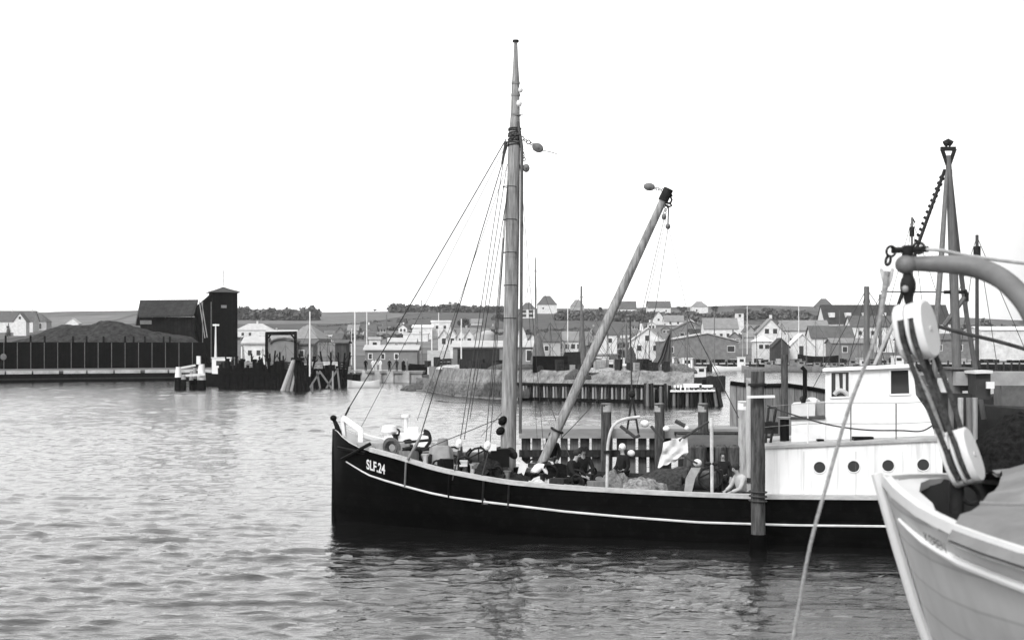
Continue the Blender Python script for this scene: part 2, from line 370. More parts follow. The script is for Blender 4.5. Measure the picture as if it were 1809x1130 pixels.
# ------------------------------------------------------------------ houses
WALLS = {'w': M(.62, .9, .2, .8, bump=0), 'p': M(.36, .9, .2, .5, bump=0), 'g': M(.19, .9, .2, .5, bump=0), 'd': M(.05, .9, .35, .6, bump=0, plank=(0, .5)),
         'b': M(.17, .9, .3, 1., bump=0), 'k': M(.02, .9, .5, .5, bump=0, plank=(0, .4))}
ROOFS = {'d': M(.09, .9, .25, .7, bump=0), 'g': M(.2, .9, .2, .7, bump=0), 'p': M(.42, .9, .15, .7, bump=0), 'k': M(.035, .9, .4, .7, bump=0), 'w': M(.7, .8, .1, .5, bump=0)}
WINM = M(.03, .3, .2, 1., bump=0)
def house(x0, x1, base, eave, ridge, kind, wall, roof, label, cat='house', Y=None, yaw=0., depth=None, wins=(), door=None, chim=(), hx=None, name=None, wsz=(1.1, 1.3), parts=True, dormers=()):
    pxc = (x0 + x1) / 2; Y = Y or gY(pxc, base); z = WZ(base, Y); k = Y / F
    w = (x1 - x0) * k; he = (base - eave) * k; hr = (base - ridge) * k
    dp = depth or min(max(w * .7, 5), 10)
    c, s_ = abs(math.cos(R(yaw))), abs(math.sin(R(yaw)))
    if yaw: w = max((w - dp * s_) / c, w * .4)
    t = thing(name or cat.replace(' ', '_'), label, cat, (WX(pxc, Y), Y + dp / 2, z), R(yaw), local=True)
    a, b = w / 2, dp / 2; wm = WALLS[wall]; rm = ROOFS[roof]; wl = MB(); rf = MB(); o = .35
    if kind in ('side', 'gable'):
        if kind == 'side':
            prof = [(-b, -4), (b, -4), (b, he), (0, hr - .15), (-b, he)]; pts = [V((-a, y, q)) for y, q in prof]; wl.slab(pts, (2 * a, 0, 0))
            sl_ = (hr - he) / b
            for sg in (-1, 1): rf.slab([(-a - o, 0, hr), (a + o, 0, hr), (a + o, sg * (b + o), he - sl_ * o), (-a - o, sg * (b + o), he - sl_ * o)], (0, 0, .2))
        else:
            hxx = (hx - pxc) * k if hx else 0.
            prof = [(-a, -4), (a, -4), (a, he), (hxx, hr - .15), (-a, he)]; wl.slab([V((x, -b, q)) for x, q in prof], (0, 2 * b, 0))
            for sg in (-1, 1):
                ww = a - sg * hxx; sl_ = (hr - he) / ww
                rf.slab([(hxx, -b - o, hr), (hxx, b + o, hr), (sg * (a + o), b + o, he - sl_ * o), (sg * (a + o), -b - o, he - sl_ * o)], (0, 0, .2))
    elif kind == 'hip':
        wl.box((0, 0, (he - 4) / 2), (w, dp, he + 4)); q = max(a - b, a * .08)
        e = [(-a - o, -b - o, he), (a + o, -b - o, he), (a + o, b + o, he), (-a - o, b + o, he), (-q, 0, hr), (q, 0, hr)]
        rf.add(e, [(0, 1, 5, 4), (1, 2, 5), (2, 3, 4, 5), (3, 0, 4), (3, 2, 1, 0)])
    elif kind == 'flat':
        wl.box((0, 0, (he - 4) / 2), (w, dp, he + 4)); rf.box((0, 0, he + (hr - he) / 2 + .05), (w + .6, dp + .6, max(hr - he, .25)))
    elif kind == 'mono':
        wl.slab([V((-a, y, q)) for y, q in ((-b, -4), (b, -4), (b, hr - .15), (-b, he))], (2 * a, 0, 0))
        rf.slab([(-a - o, -b - o, he), (a + o, -b - o, he), (a + o, b + o, hr), (-a - o, b + o, hr)], (0, 0, .2))
    elif kind == 'arch':
        n = 8; pr = [(-a, -4), (a, -4)] + [(a * math.cos(math.pi * i / n), he + (hr - he) * math.sin(math.pi * i / n) - .1) for i in range(n + 1)]
        wl.slab([V((x, -b, q)) for x, q in pr], (0, 2 * b, 0))
        arc = [(1.03 * a * math.cos(math.pi * i / n), he + (hr - he) * math.sin(math.pi * i / n)) for i in range(n + 1)]
        rf.grid([[V((x, -b - .3, q)) for x, q in arc], [V((x, b + .3, q)) for x, q in arc], [V((x, b + .3, q + .25)) for x, q in arc], [V((x, -b - .3, q + .25)) for x, q in arc], [V((x, -b - .3, q)) for x, q in arc]])
    wl.build('wall', wm, t); rfo = rf.build('roof', rm, t)
    for (fx, fz) in wins:
        q = MB().box(((fx - .5) * w, -b - .02, fz * he), (wsz[0] + .3, .06, wsz[1] + .3)).build('window', WALLS['w'], t)
        MB().box(((fx - .5) * w, -b - .06, fz * he), (wsz[0], .04, wsz[1])).build('pane', WINM, q)
    if door is not None: MB().box(((door - .5) * w, -b - .03, 1.), (1.3, .08, 2.2)).build('door', WALLS['d'], t)
    for fx in chim: MB().box(((fx - .5) * w, 0, hr + .2), (.7, .7, 1.8)).build('chimney', wm if wall != 'k' else WALLS['g'], rfo)
    for fx in dormers:
        hh = he + (hr - he) * .45; dm = MB().box(((fx - .5) * w, -b * .55, hh), (2., b * .7, 1.9)).build('dormer', WALLS['w'], rfo)
    return t

# left side
house(-6, 58, 588, 567, 549, 'side', 'w', 'd', 'white house with a dark tiled roof behind the coal yard at the far left', chim=(.35, .9), wins=((.3, .5), (.75, .5)), name='farm_house')
house(24, 46, 586, 567, 553, 'gable', 'w', 'd', 'white gabled wing with one attic window behind the coal yard', Y=690, wins=((.5, 1.3),), name='gabled_house')
house(42, 82, 584, 568, 553, 'hip', 'p', 'd', 'pale villa with a dark hipped roof left of the coal heaps', chim=(.5,), wins=((.2, .5), (.45, .5), (.7, .5)), wsz=(2, 3), name='villa')
house(116, 139, 574, 571, 562, 'gable', 'w', 'p', 'small white gabled cottage peeping over the coal heaps', name='cottage')
tree(3, 15, 596, 26, 'dark conifer standing before the white house at the far left')
tree(2, 78, 582, 20, 'dark round tree right of the pale hipped villa')
wood('distant_wood', [(410, 563), (500, 565), (560, 566)], 30, 900, 'dark wood covering the hillside right of the black tower', 11)
wood('hedgerow', [(690, 550), (900, 551)], 19, 700, 'long wood on the skyline behind the tall cutter mast', 12)
wood('hillside_wood', [(560, 577), (640, 570), (760, 562)], 5, 90, 'thin dark hedge crossing the pale field above the pale sheds', 13, 1.)
wood('shoreline_wood', [(1280, 566), (1360, 562), (1450, 570)], 26, 700, 'dark wood below the rounded skyline hill at right', 14)
wood('dense_wood', [(1690, 606), (1850, 606), (2100, 600)], 48, 700, 'dark wood behind the long white building at the right edge', 15)
wood('garden_trees', [(985, 564), (1080, 567), (1230, 568)], 22, 1100, 'dark garden trees around the villas on the hill', 16)
wood('town_trees', [(600, 600), (720, 596), (800, 590)], 16, 260, 'grey green trees behind the white modern house and sheds', 17, 1.2)
wood('villa_trees', [(985, 557), (1080, 558), (1150, 559), (1270, 560)], 14, 700, 'dark trees standing between the villas along the skyline', 26, 1.3)
wood('quayside_trees', [(960, 612), (1060, 615), (1170, 606)], 14, 170, 'grey green bushes between the pale houses behind the boat masts', 21, 1.)
wood('slope_trees', [(600, 588), (700, 582), (790, 577)], 12, 200, 'loose trees on the slope above the long grey waterside shed', 22, 1.)
wood('slope_trees', [(1240, 598), (1330, 596), (1400, 592)], 14, 200, 'dark trees between the quay huts and the hillside at right', 23, 1.)
wood('slope_trees', [(860, 592), (960, 588), (1040, 584)], 14, 220, 'trees on the slope on both sides of the cutter mast', 24, 1.)
wood('slope_trees', [(380, 600), (470, 596), (560, 606)], 9, 120, 'low trees behind the pale roofed houses right of the black tower', 25, .9)
for i, (px, b, h, k, l) in enumerate([(662, 551, 6, 1, 'low bush on the skyline left of the round ridge tree'), (706, 549, 15, 0, 'big round tree standing out on the skyline left of the pole'),
        (838, 549, 12, 0, 'broad tree on the skyline left of the mast stays'), (990, 561, 14, 2, 'dark tree right of the tall hill villa'),
        (1062, 556, 16, 2, 'dark tree just left of the boom on the hill'), (1135, 560, 14, 0, 'tree between the two long roofed hill houses'),
        (1205, 556, 16, 1, 'bushy tree left of the white cube house on the hill'), (1262, 556, 18, 2, 'dark tree right of the white cube house on the hill'),
        (1100, 641, 28, 2, 'dark leafy tree in front of the white gabled house by the boom'), (1455, 548, 9, 1, 'bush beside the gambrel roofed house on the skyline'),
        (1515, 549, 9, 0, 'tree showing over the long dark roof with dormers'), (880, 575, 22, 1, 'tall tree behind the pale tank left of the mast'),
        (820, 586, 26, 0, 'dark tree behind the row of white gables')]):
    tree(k, px, b, h, l)
# middle
house(446, 476, 558, 553, 546, 'flat', 'w', 'p', 'long white house half hidden in the wood on the skyline', wins=((.2, .5), (.5, .5), (.8, .5)), name='hill_house')
house(416, 480, 597, 583, 571, 'hip', 'w', 'p', 'white house with a wide pale hipped roof right of the black tower', wins=((.2, .5), (.4, .5)), chim=(.55,), name='villa')
house(470, 522, 600, 590, 583, 'side', 'p', 'p', 'long pale roofed house with a thin spire behind the black gantry', chim=(.3,))
house(524, 548, 600, 588, 577, 'gable', 'w', 'p', 'narrow white gabled house left of the first tall flagpole', name='gabled_house', wins=((.5, .5),))
house(505, 580, 606, 598, 573, 'hip', 'g', 'g', 'large grey roofed house behind the first tall flagpole', depth=12, yaw=-20)
house(574, 592, 604, 590, 584, 'flat', 'w', 'g', 'small white block beside the large grey roofed house', name='annex', wins=((.5, .5),))
house(590, 612, 604, 592, 578, 'gable', 'g', 'd', 'grey house with one pale gable edge between the two tall flagpoles')
house(645, 737, 646, 618, 611, 'side', 'g', 'p', 'long grey waterside shed with three white framed windows', 'shed', Y=243, wins=((.1, .6), (.34, .6), (.6, .6)), wsz=(.5, .8), depth=6, name='waterside_shed')
house(652, 672, 622, 600, 595, 'flat', 'w', 'p', 'small white kiosk behind the long grey waterside shed', 'hut', Y=385, wins=((.5, .6),), name='kiosk')
house(685, 735, 617, 604, 597, 'side', 'p', 'p', 'pale low hall behind the grey waterside shed', 'hall', name='hall', wins=((.3, .5), (.6, .5)))
house(762, 796, 598, 569, 566, 'flat', 'w', 'w', 'white modern cube house with two windows below the hill', wins=((.3, .7), (.7, .7)), name='modern_house')
house(728, 764, 599, 579, 574, 'mono', 'w', 'w', 'white lower wing left of the modern cube house', name='wing', wins=((.4, .5),))
house(712, 756, 603, 590, 588, 'flat', 'w', 'w', 'low white wall like building left of the modern cube house', 'building', name='annex')
for i, q in enumerate(('first from the left', 'second from the left', 'third from the left', 'fourth from the left')):
    house(776 + 15 * i, 792 + 15 * i, 611, 594, 582, 'gable', 'w', 'p', 'white gabled boathouse, %s in the row behind the big dock shed' % q, 'boathouse', Y=392, name='boathouse', wins=((.5, .5),), wsz=(1, 1.6))
house(836, 852, 610, 590, 582, 'gable', 'p', 'p', 'pale gabled house between the white boathouses and the grey tank')
house(800, 945, 650, 613, 603, 'side', 'g', 'p', 'big grey dock shed with a dark open bay behind the stone mole', 'shed', Y=252, depth=12, name='dock_shed', wins=((.49, .62), (.93, .6)), wsz=(.9, 1.8))
MB().box((WX(845, 251.8), 251.9, 3.2), (7.4, .15, 3.4)).mono('shed_door', WALLS['k'], 'dark sliding door standing open on the dock shed front', 'door')
house(912, 931, 618, 596, 572, 'gable', 'w', 'g', 'tall narrow white gable just right of the cutter mast', wins=((.5, .5),))
house(934, 948, 618, 600, 590, 'gable', 'w', 'd', 'small white gable next to the rusty net mast')
# hill villas
house(919, 946, 562, 546, 534, 'hip', 'w', 'd', 'white villa with four window openings on the hill right of the mast', name='villa', wins=((.25, .3), (.7, .3), (.25, .75), (.7, .75)), wsz=(3, 2), chim=(.5,))
house(949, 984, 554, 538, 522, 'hip', 'w', 'd', 'tallest hill villa with a steep dark pyramid roof', name='villa', wins=((.3, .6),), chim=(.5,))
house(1008, 1032, 548, 541, 529, 'hip', 'p', 'g', 'grey hill house with a low pyramid roof behind the net mast', name='villa')
house(1082, 1124, 552, 545, 532, 'side', 'w', 'd', 'long dark roofed hill house just right of the boom', name='long_house', chim=(.5,), wins=((.2, .5), (.6, .5)))
house(1144, 1185, 555, 543, 532, 'side', 'w', 'd', 'long grey roofed white hill house left of the boom ropes', name='long_house', chim=(.8,), wins=((.3, .5), (.8, .5)))
house(1222, 1251, 554, 542, 532, 'hip', 'w', 'g', 'white cube house with a grey roof on the hill', name='villa', chim=(.3,), wins=((.3, .5),))
house(1151, 1176, 573, 566, 550, 'gable', 'w', 'd', 'white gable with a small attic window below the hill villas', wins=((.5, 1.2),))
house(1174, 1208, 574, 567, 557, 'side', 'w', 'g', 'white house with a grey roof adjoining the hillside gable', wins=((.3, .5), (.7, .5)))
house(1050, 1090, 613, 590, 578, 'side', 'w', 'd', 'white house glimpsed behind the boat masts', wins=((.3, .5), (.7, .5)), Y=430)
house(995, 1030, 628, 601, 586, 'side', 'w', 'g', 'pale house with a grey roof behind the dark hanging net', wins=((.2, .6), (.5, .6), (.8, .6)), Y=400)
house(955, 990, 628, 602, 588, 'side', 'p', 'd', 'grey roofed house behind the slender masts', wins=((.3, .5),), Y=395)
house(1115, 1172, 634, 602, 579, 'gable', 'w', 'p', 'large white gabled house by the quay right of the boom', Y=350, wins=((.5, 1.15), (.25, .6), (.75, .6)), chim=(.35,), name='gabled_house', hx=1146)
house(1186, 1254, 600, 584, 567, 'gable', 'b', 'd', 'brick house with a low gable and two paired windows', depth=12, wins=((.28, .6), (.68, .6)), chim=(.9,), wsz=(1.6, 1.3), name='brick_house')
house(1170, 1305, 632, 603, 589, 'gable', 'b', 'p', 'wide brick warehouse with a low curved pale roof on the quay', 'warehouse', Y=335, depth=20, hx=1250, wins=((.9, .55), (.1, .5)), wsz=(1.6, 1.3), name='warehouse')
house(1244, 1304, 604, 580, 562, 'side', 'w', 'g', 'white house with a big grey roof behind the brick warehouse', wins=((.3, .5), (.5, .5), (.7, .5)))
house(1300, 1314, 575, 553, 546, 'flat', 'w', 'd', 'tiny white lookout cabin on the slope above the quay', 'cabin', name='cabin', depth=3, wins=((.5, .8),), Y=640)
house(1338, 1386, 620, 588, 563, 'gable', 'w', 'g', 'white gabled house with attic windows facing the quay', Y=385, wins=((.35, 1.1), (.65, 1.1)), chim=(.55,), name='gabled_house')
house(1382, 1465, 620, 583, 566, 'side', 'w', 'g', 'long white house with a pale grey roof beside the gabled house', Y=390, wins=((.2, .5), (.4, .5)), name='long_house')
house(1334, 1364, 626, 603, 593, 'hip', 'w', 'w', 'small white hut with two square windows on the quay', 'hut', Y=355, wins=((.35, .6), (.7, .6)), wsz=(1, 1), name='hut')
house(1366, 1394, 628, 612, 598, 'gable', 'd', 'k', 'small dark shed with a peaked front on the quay', 'shed', Y=345, name='small_shed', door=.5)
house(1394, 1440, 626, 612, 590, 'gable', 'w', 'w', 'white gabled boat shed with a dark door and flagpole in front', 'boathouse', Y=348, door=.45, name='boathouse')
house(1434, 1508, 618, 596, 576, 'side', 'w', 'd', 'white house under a low dark roof in the middle of the right bank', Y=372, wins=((.7, .5),), name='long_house')
house(1504, 1580, 606, 576, 558, 'side', 'w', 'd', 'white house with a bright gable end below the dormers', wins=((.2, .6), (.5, .6)), Y=450, yaw=0, name='gabled_house')
house(1458, 1680, 585, 571, 538, 'side', 'w', 'k', 'very long building under a huge dark roof with white dormers', 'building', Y=560, depth=16, dormers=(.06, .19, .33, .47, .62, .76), name='long_building')
house(1442, 1472, 549, 541, 527, 'hip', 'b', 'd', 'dark house with a rounded roof high on the skyline at right', name='hill_house', wins=((.5, .5),))
house(1734, 1990, 612, 583, 577, 'side', 'w', 'w', 'long white industrial building at the right edge', 'building', Y=380, depth=14, name='industrial_building')
house(1470, 1545, 628, 606, 598, 'side', 'g', 'g', 'low grey workshop on the quay behind the rowing boats', 'workshop', Y=350, name='workshop', wins=((.3, .5),))
house(1600, 1720, 628, 600, 590, 'side', 'b', 'd', 'brown quay building partly hidden by the white pulley block', 'building', Y=350, name='quay_building', wins=((.2, .5), (.5, .5), (.8, .5)))
# small pale houses filling the slope
for (x0, x1, b, e, r, kd, w_, rf_, l) in [(832, 852, 575, 570, 563, 'side', 'w', 'g', 'small white house low on the hill left of the mast'),
        (1060, 1078, 600, 592, 583, 'gable', 'w', 'g', 'little white gable beside the boom'), (1090, 1112, 597, 590, 583, 'side', 'w', 'd', 'small white house behind the thin mast'),
        (1210, 1228, 575, 569, 562, 'gable', 'w', 'g', 'small white gable above the brick house'), (1315, 1334, 603, 595, 588, 'side', 'p', 'g', 'small pale house left of the white quay gable'),
        (970, 992, 600, 594, 585, 'side', 'p', 'd', 'small grey house on the slope under the tallest hill villa')]:
    house(x0, x1, b, e, r, kd, w_, rf_, l)
for t_ in TR:
    for c_ in list(t_.children): bpy.data.objects.remove(c_)
    bpy.data.objects.remove(t_)
rt = random.Random(77)
for i in range(46):
    px = rt.uniform(560, 1620); b = rt.uniform(573, 611); w = rt.uniform(12, 26) * (.6 + (b - 570) / 60); hh = w * rt.uniform(.35, .5); wl = rt.choice('ggpbw'); rfk = rt.choice('ddgk')
    reg = 'left part' if px < 760 else ('middle' if px < 1150 else 'right part'); tn = {'g': 'grey', 'p': 'pale', 'b': 'brown', 'w': 'white'}[wl]
    t = house(px - w / 2, px + w / 2, b, b - hh, b - hh * 1.9, rt.choice(('side', 'side', 'gable')), wl, rfk, 'small %s house crowded among others in the %s of the town' % (tn, reg), wins=((.3, .5), (.7, .5)), chim=(.4,), name='town_house', yaw=rt.uniform(-15, 15))
    t['group'] = 'small %s houses in the %s of the town' % (tn, reg)
# tank with a domed top behind the dock shed
t = thing('storage_tank', 'pale grey domed tank behind the big dock shed', 'tank', (WX(861, 285), 285, 1.5))
MB().tube([(WX(861, 285), 285, 1.5), (WX(861, 285), 285, WZ(592, 285))], 1.55, 20).build('tank_body', WALLS['p'], t, True)
MB().ball((WX(861, 285), 285, WZ(592, 285)), (1.55, 1.55, 1.0), 20, 8).build('dome', WALLS['p'], t, True)
# ------------------------------------------------------------------ left quay and coal yard
def qY(px): return tab(FRONT, px)
q = thing('quay', 'long low left quay with a whitewashed edge and a black wall above the water', 'quay', (WX(0, 203), 203, 0))
pxs = [-900 + 20 * i for i in range(77)]
def qpt(px, dy, z): Y = qY(px) + dy; return V((WX(px, Y), Y, z))
MB().grid([[qpt(p, -.4, -1) for p in pxs], [qpt(p, -.4, 1.25) for p in pxs], [qpt(p, .5, 1.25) for p in pxs]]).build('quay_wall', BLACK2, q)
MB().grid([[qpt(p, -.6, .35) for p in pxs], [qpt(p, -.6, .6) for p in pxs], [qpt(p, -.35, .6) for p in pxs]]).build('fender_beam', DARKWOOD, q)
for i in range(28):
    a, b = -760 + 48 * i + (3 if i % 3 else 8), -760 + 48 * (i + 1)
    MB().grid([[qpt(x, -.55, 1.22) for x in (a, b)], [qpt(x, -.55, 1.68) for x in (a, b)], [qpt(x, .6, 1.68) for x in (a, b)], [qpt(x, .6, 1.4) for x in (a, b)]]).build('coping', M(.5, .9, .3, .9, bump=.1), q)
MB().grid([[qpt(p, .6, 1.56) for p in pxs], [qpt(p, 9, 1.9) for p in pxs], [qpt(p, 9.5, 1.4) for p in pxs]]).build('quay_road', M(.13, .95, .3, .4, bump=.1), q)
f = thing('coal_fence', 'high black board fence with thin pale posts round the coal yard', 'fence', (WX(180, 214), 214, 1.5))
ff = [p for p in pxs if p <= 362]
def fy(px): return qY(px) + 8.5
def fp(px, z, dy=0): Y = fy(px) + dy; return V((WX(px, Y), Y, z))
ff = [-900 + 24 * i for i in range(53)] + [364]
MB().grid([[fp(p, 1.2) for p in ff], [fp(p, 5.95) for p in ff], [fp(p, 5.95, .2) for p in ff], [fp(p, 1.2, .2) for p in ff]]).build('board_panel', M(.0045, .95, .6, 2., bump=.1, plank=(0, .3), spec=.03), f)
for i in range(46):
    px = 340 - 23.8 * i
    MB().tube([fp(px, 1.5, -.12), fp(px, 5.9, -.12)], .07, 6).build('fence_post', M(.11, .8, .3, 3.), f)
for i, px in enumerate((10, 54, 79, 129, 153, 183, 221, 236, 256, 289, 300)):
    MB().tube([fp(px, 5.7, .4), fp(px, 6.9, .4)], .16, 6).build('fence_stub', BLACK2, f)
MB().ball(fp(6, 3.7, -.2), (.5, .12, .5), 16, 8).mono('lifebuoy_board', M(.13, .9, .2, 4.), 'round grey disc fixed to the black coal yard fence at far left', 'disc')
def heap(px, top, halfpx, Y, label, seed, sk=1.):
    cx, zt = WX(px, Y), WZ(top, Y); r = halfpx / F * Y; rows = []
    for i in range(15):
        f_ = i / 14; row = []
        for j in range(37):
            a = 2 * math.pi * j / 36
            rr = r * f_ * (1 + .18 * noise.noise(V((math.cos(a) * 1.5, math.sin(a) * 1.5, seed))) * (f_ > 0)); h = (1 - f_ ** 1.25) * (zt - 1.3)
            x, y = rr * math.cos(a), rr * math.sin(a) * .7
            row.append(V((cx + x, Y + y, 1.3 + max(0, h + .7 * noise.noise(V((x * .35, y * .35, seed))) * min(1, f_ * 3) * (1 - f_)))))
        rows.append(row)
    MB().grid(rows).mono('coal_heap', M(.055, 1., .45, 1.6, bump=.5, spec=.05), label, 'coal heap', smooth=True)
HP = [(20, 604), (60, 592), (85, 582), (108, 574), (135, 573), (160, 575), (180, 568), (200, 565), (222, 570), (250, 581), (290, 588), (330, 594), (352, 606)]
rows = []
for i in range(67):
    px = 20 + 5 * i; Y = 240; zt = WZ(stab(HP, px), Y) - 1.3; row = []
    for j in range(19):
        u = -1 + j / 9; x = WX(px, Y); y = Y + u * 11; e = .5 * noise.noise(V((x * .25, y * .25, 3))) + .25 * noise.noise(V((x * .9, y * .9, 8)))
        row.append(V((x + .5 * noise.noise(V((x * .3, y * .3, 9))), y, 1.3 + max(0, (zt + e) * (1 - abs(u) ** 1.5)))))
    rows.append(row)
MB().grid(rows).mono('coal_heap', M(.035, 1., .7, 1.2, bump=.8, spec=.05), 'broad uneven dark coal heap lying behind the black fence', 'coal heap', smooth=True)
# conveyor house
Yc = 248.
t = thing('conveyor_house', 'dark coal loading house with a sloping tarred roof beside the tower', 'building', (WX(295, Yc), Yc, 1.5))
MB().slab([P(247, 560, Yc), P(340, 560, Yc), P(352, 640, Yc), P(250, 640, Yc)], (0, 7, 0)).build('wall', M(.012, .95, .5, 1., bump=.1, plank=(0, .6), spec=.03), t)
MB().slab([P(245, 561, Yc - .8), P(342, 559, Yc - .8), P(350, 532, Yc + 3.5), P(247, 533, Yc + 3.5)], (0, .1, .3)).slab([P(247, 533, Yc + 3.5), P(350, 532, Yc + 3.5), P(345, 558, Yc + 8), P(247, 561, Yc + 8)], (0, .1, .3)).build('roof', M(.024, .9, .5, 1.2, bump=.1, plank=(0, 1.1, .3)), t)
MB().slab([P(247, 533, Yc + 3.5), P(238, 575, Yc - 1.), P(247, 575, Yc + 8)], (.2, 0, 0)).build('end_gable', M(.06, .9, .3, 1.), t)
MB().box((WX(258, Yc), Yc - .15, WZ(569, Yc)), (2., .1, .7)).build('window', M(.16, .7, .2, 2.), t)
for px in (247, 269, 292, 315, 338): MB().bar(P(px, 561, Yc - .9), P(px + 2, 533, Yc + 3.3), .16).build('roof_rib', M(.03, .9, .3, 2.), t)
MB().bar(P(352, 532, Yc - 2), P(362, 597, Yc - 6), .12).bar(P(356, 532, Yc - 2), P(366, 596, Yc - 6), .12).mono('slanting_strut', M(.25, .8, .2, 3.), 'pair of pale slanting struts between the conveyor house and the tower', 'strut')
# tower
Yt = 250.; k = Yt / F
t = thing('coal_tower', 'tall black tower with a flared hipped cap and a thin rod on top', 'tower', (WX(388, Yt), Yt + 3, 1.5), R(20), local=True)
wt = 4.4; hz = WZ(516, Yt) - 1.5; TB = M(.0055, .95, .5, 2., bump=.1, plank=(0, .5), spec=.03)
MB().box((0, 0, hz / 2 - 1), (wt, wt, hz + 2)).build('shaft', TB, t)
r1 = wt / 2 + .55; r2 = wt / 2 * .55; vs = []
for r, z in ((r1, hz), (r1 * .82, hz + .28), (r2, hz + .6), (.06, hz + 1.05)): vs += [(-r, -r, z), (r, -r, z), (r, r, z), (-r, r, z)]
MB().add(vs, [(3, 2, 1, 0)] + [(i * 4 + j, i * 4 + (j + 1) % 4, i * 4 + 4 + (j + 1) % 4, i * 4 + 4 + j) for i in range(3) for j in range(4)]).build('cap_roof', M(.05, .9, .4, 2.), t)
MB().tube([(0, 0, hz + 1.2), (0, 0, hz + 4.0)], .08, 6).build('rod', STEEL, t)
MB().box((-.2, -wt / 2 - .02, hz - 2.5), (.95, .06, .5)).build('window', M(.2, .5, .2, 3.), t)
MB().slab([(-wt / 2 - 2.6, -1.6, hz - 2.6), (-wt / 2, -1.6, hz - .3), (-wt / 2, -1.6, -1), (-wt / 2 - 2.6, -1.6, -1)], (0, 3.2, 0)).build('lean_to', TB, t)
for px in (358, 373): MB().tube([P(px, 640, 243), P(px, 533, 243)], .07, 6).mono('thin_pole', M(.16, .8, .2, 3.), 'thin grey pole against the black tower, %s one' % ('left' if px == 358 else 'right'), 'pole')

def vpole(name, px, ytop, ybot, Y, r, m, label, cat='pole', group=None, base_z=None, tip=.6):
    zb = base_z if base_z is not None else WZ(ybot, Y)
    return MB().tube([(WX(px, Y), Y, zb), (WX(px, Y), Y, WZ(ytop, Y))], [r, r * tip], 8).mono(name, m, label, cat, group, True)
# white piles and beams at the jetty head
t = thing('mooring_dolphin', 'white topped mooring frame of two piles and a cross beam beside the left jetty', 'mooring frame', (WX(335, 172), 172, 0))
def npile(t, px, ytop, Y, r, wf=.55, m=PAINT_W2, lean=0.):
    zt = WZ(ytop, Y); x = WX(px, Y); zw = zt * (1 - wf)
    MB().tube([(x + lean, Y, -1.), (x + lean * .5, Y, zw)], [r * 1.3, r * 1.15], 10).build('pile_foot', BLACK2, t, True)
    MB().tube([(x + lean * .5, Y, zw), (x, Y, zt)], [r * 1.15, r * .8], 10).build('pile', m, t, True)
npile(t, 315, 648, 171, .36, .45); npile(t, 356, 643, 173, .45, .62)
npile(t, 324, 662, 171, .28, .3, TIMBER_L); npile(t, 338, 655, 173, .22, .5, TIMBER_L); npile(t, 344, 650, 174, .25, .5, TIMBER_L)
MB().bar(P(314, 664, 171.5), P(362, 661, 172.5), .28).bar(P(318, 650, 172), P(345, 645, 173), .22).build('cross_beam', PAINT_W2, t)
MB().box(P(351, 636, 172.8), (.45, .45, 1.)).build('lamp_box', PAINT_W2, t)
# tug
def hull(mb, L, bm, fb, bowup=.5, sternup=.25, n=14, wl=.82, fine=.5):     # local: bow at +x
    rows = []
    for i in range(n + 1):
        u = i / n; x = L / 2 - L * u
        b = bm / 2 * (min(1, (u / .38)) ** fine) * (1 if u < .75 else 1 - .55 * ((u - .75) / .25) ** 2); b = max(b, .03)
        z = fb + bowup * max(0, 1 - u / .5) ** 2 + sternup * max(0, (u - .6) / .4) ** 2
        w = wl * b * (1 - .35 * max(0, 1 - u / .3))
        rows.append([V((x, -b * .93, z - .28)), V((x, -b, z)), V((x, -b * .97, z * .5)), V((x, -w, 0)), V((x, -w * .5, -.5)), V((x, 0, -.8)), V((x, w * .5, -.5)), V((x, w, 0)), V((x, b * .97, z * .5)), V((x, b, z)), V((x, b * .93, z - .28))])
    mb.grid(rows); mb.add([rows[-1][j] for j in range(11)], [tuple(range(11))]); mb.add([r[0] for r in rows] + [r[10] for r in rows], [(i, i + 1, n + 2 + i, n + 1 + i) for i in range(n)])
    return mb
def boat(px, wl_y, L, rz, label, hm=PAINT_W2, fb=.8, bm=None, cab=None, masts=(), name='fishing_boat', cat='boat', Y=None, cabm=PAINT_W2, rub=True):
    Y = Y or CH * F / (wl_y - HOR)
    t = thing(name, label, cat, (WX(px, Y), Y, 0), R(rz), local=True); bm = bm or L * .3
    hull(MB(), L, bm, fb, bowup=L * .06).build('hull', hm, t, True)
    if cab:                            # (x, length, width, height)
        for (cx, cl, cw, ch) in cab:
            MB().box((cx, 0, fb + ch / 2 - .2), (cl, cw, ch)).build('cabin', cabm, t); MB().box((cx, 0, fb + ch - .15), (cl + .2, cw + .2, .1)).build('cabin_roof', cabm, t)
            for sg in (-1, 1): MB().box((cx, sg * (cw / 2 + .01), fb + ch * .62), (cl * .55, .04, ch * .28)).build('window', GLASS, t)
    for (mx_, mh, mr_, stays) in masts:
        MB().tube([(mx_, 0, fb - .3), (mx_, 0, mh)], [mr_, mr_ * .5], 8).build('mast', TIMBER, t, True)
        if stays:
            for ex, ey in ((L * .45, 0), (mx_ - .3, bm * .45), (mx_ - .3, -bm * .45), (-L * .45, 0)): MB().tube([(ex, ey, fb + .3), (mx_, 0, mh * .92)], .025, 4).build('stay', ROPE_D, t)
    return t
boat(392, 672, 7.5, 175, 'small tug with a black hull and white wheelhouse behind the mooring frame', BLACK2, 1.6, 2.6, cab=((-.2, 2.6, 1.8, 2.3),), name='tug_boat', Y=190)
t = thing('signal_mast', 'short white signal mast with a cross top above the tug', 'signal mast', (WX(381, 196), 196, 1.5))
MB().tube([P(381, 640, 196), P(381, 572, 196)], [.2, .07], 8).build('post', PAINT_W2, t); MB().bar(P(376, 574, 196), P(387, 574, 196), .25).build('crosspiece', PAINT_W2, t)
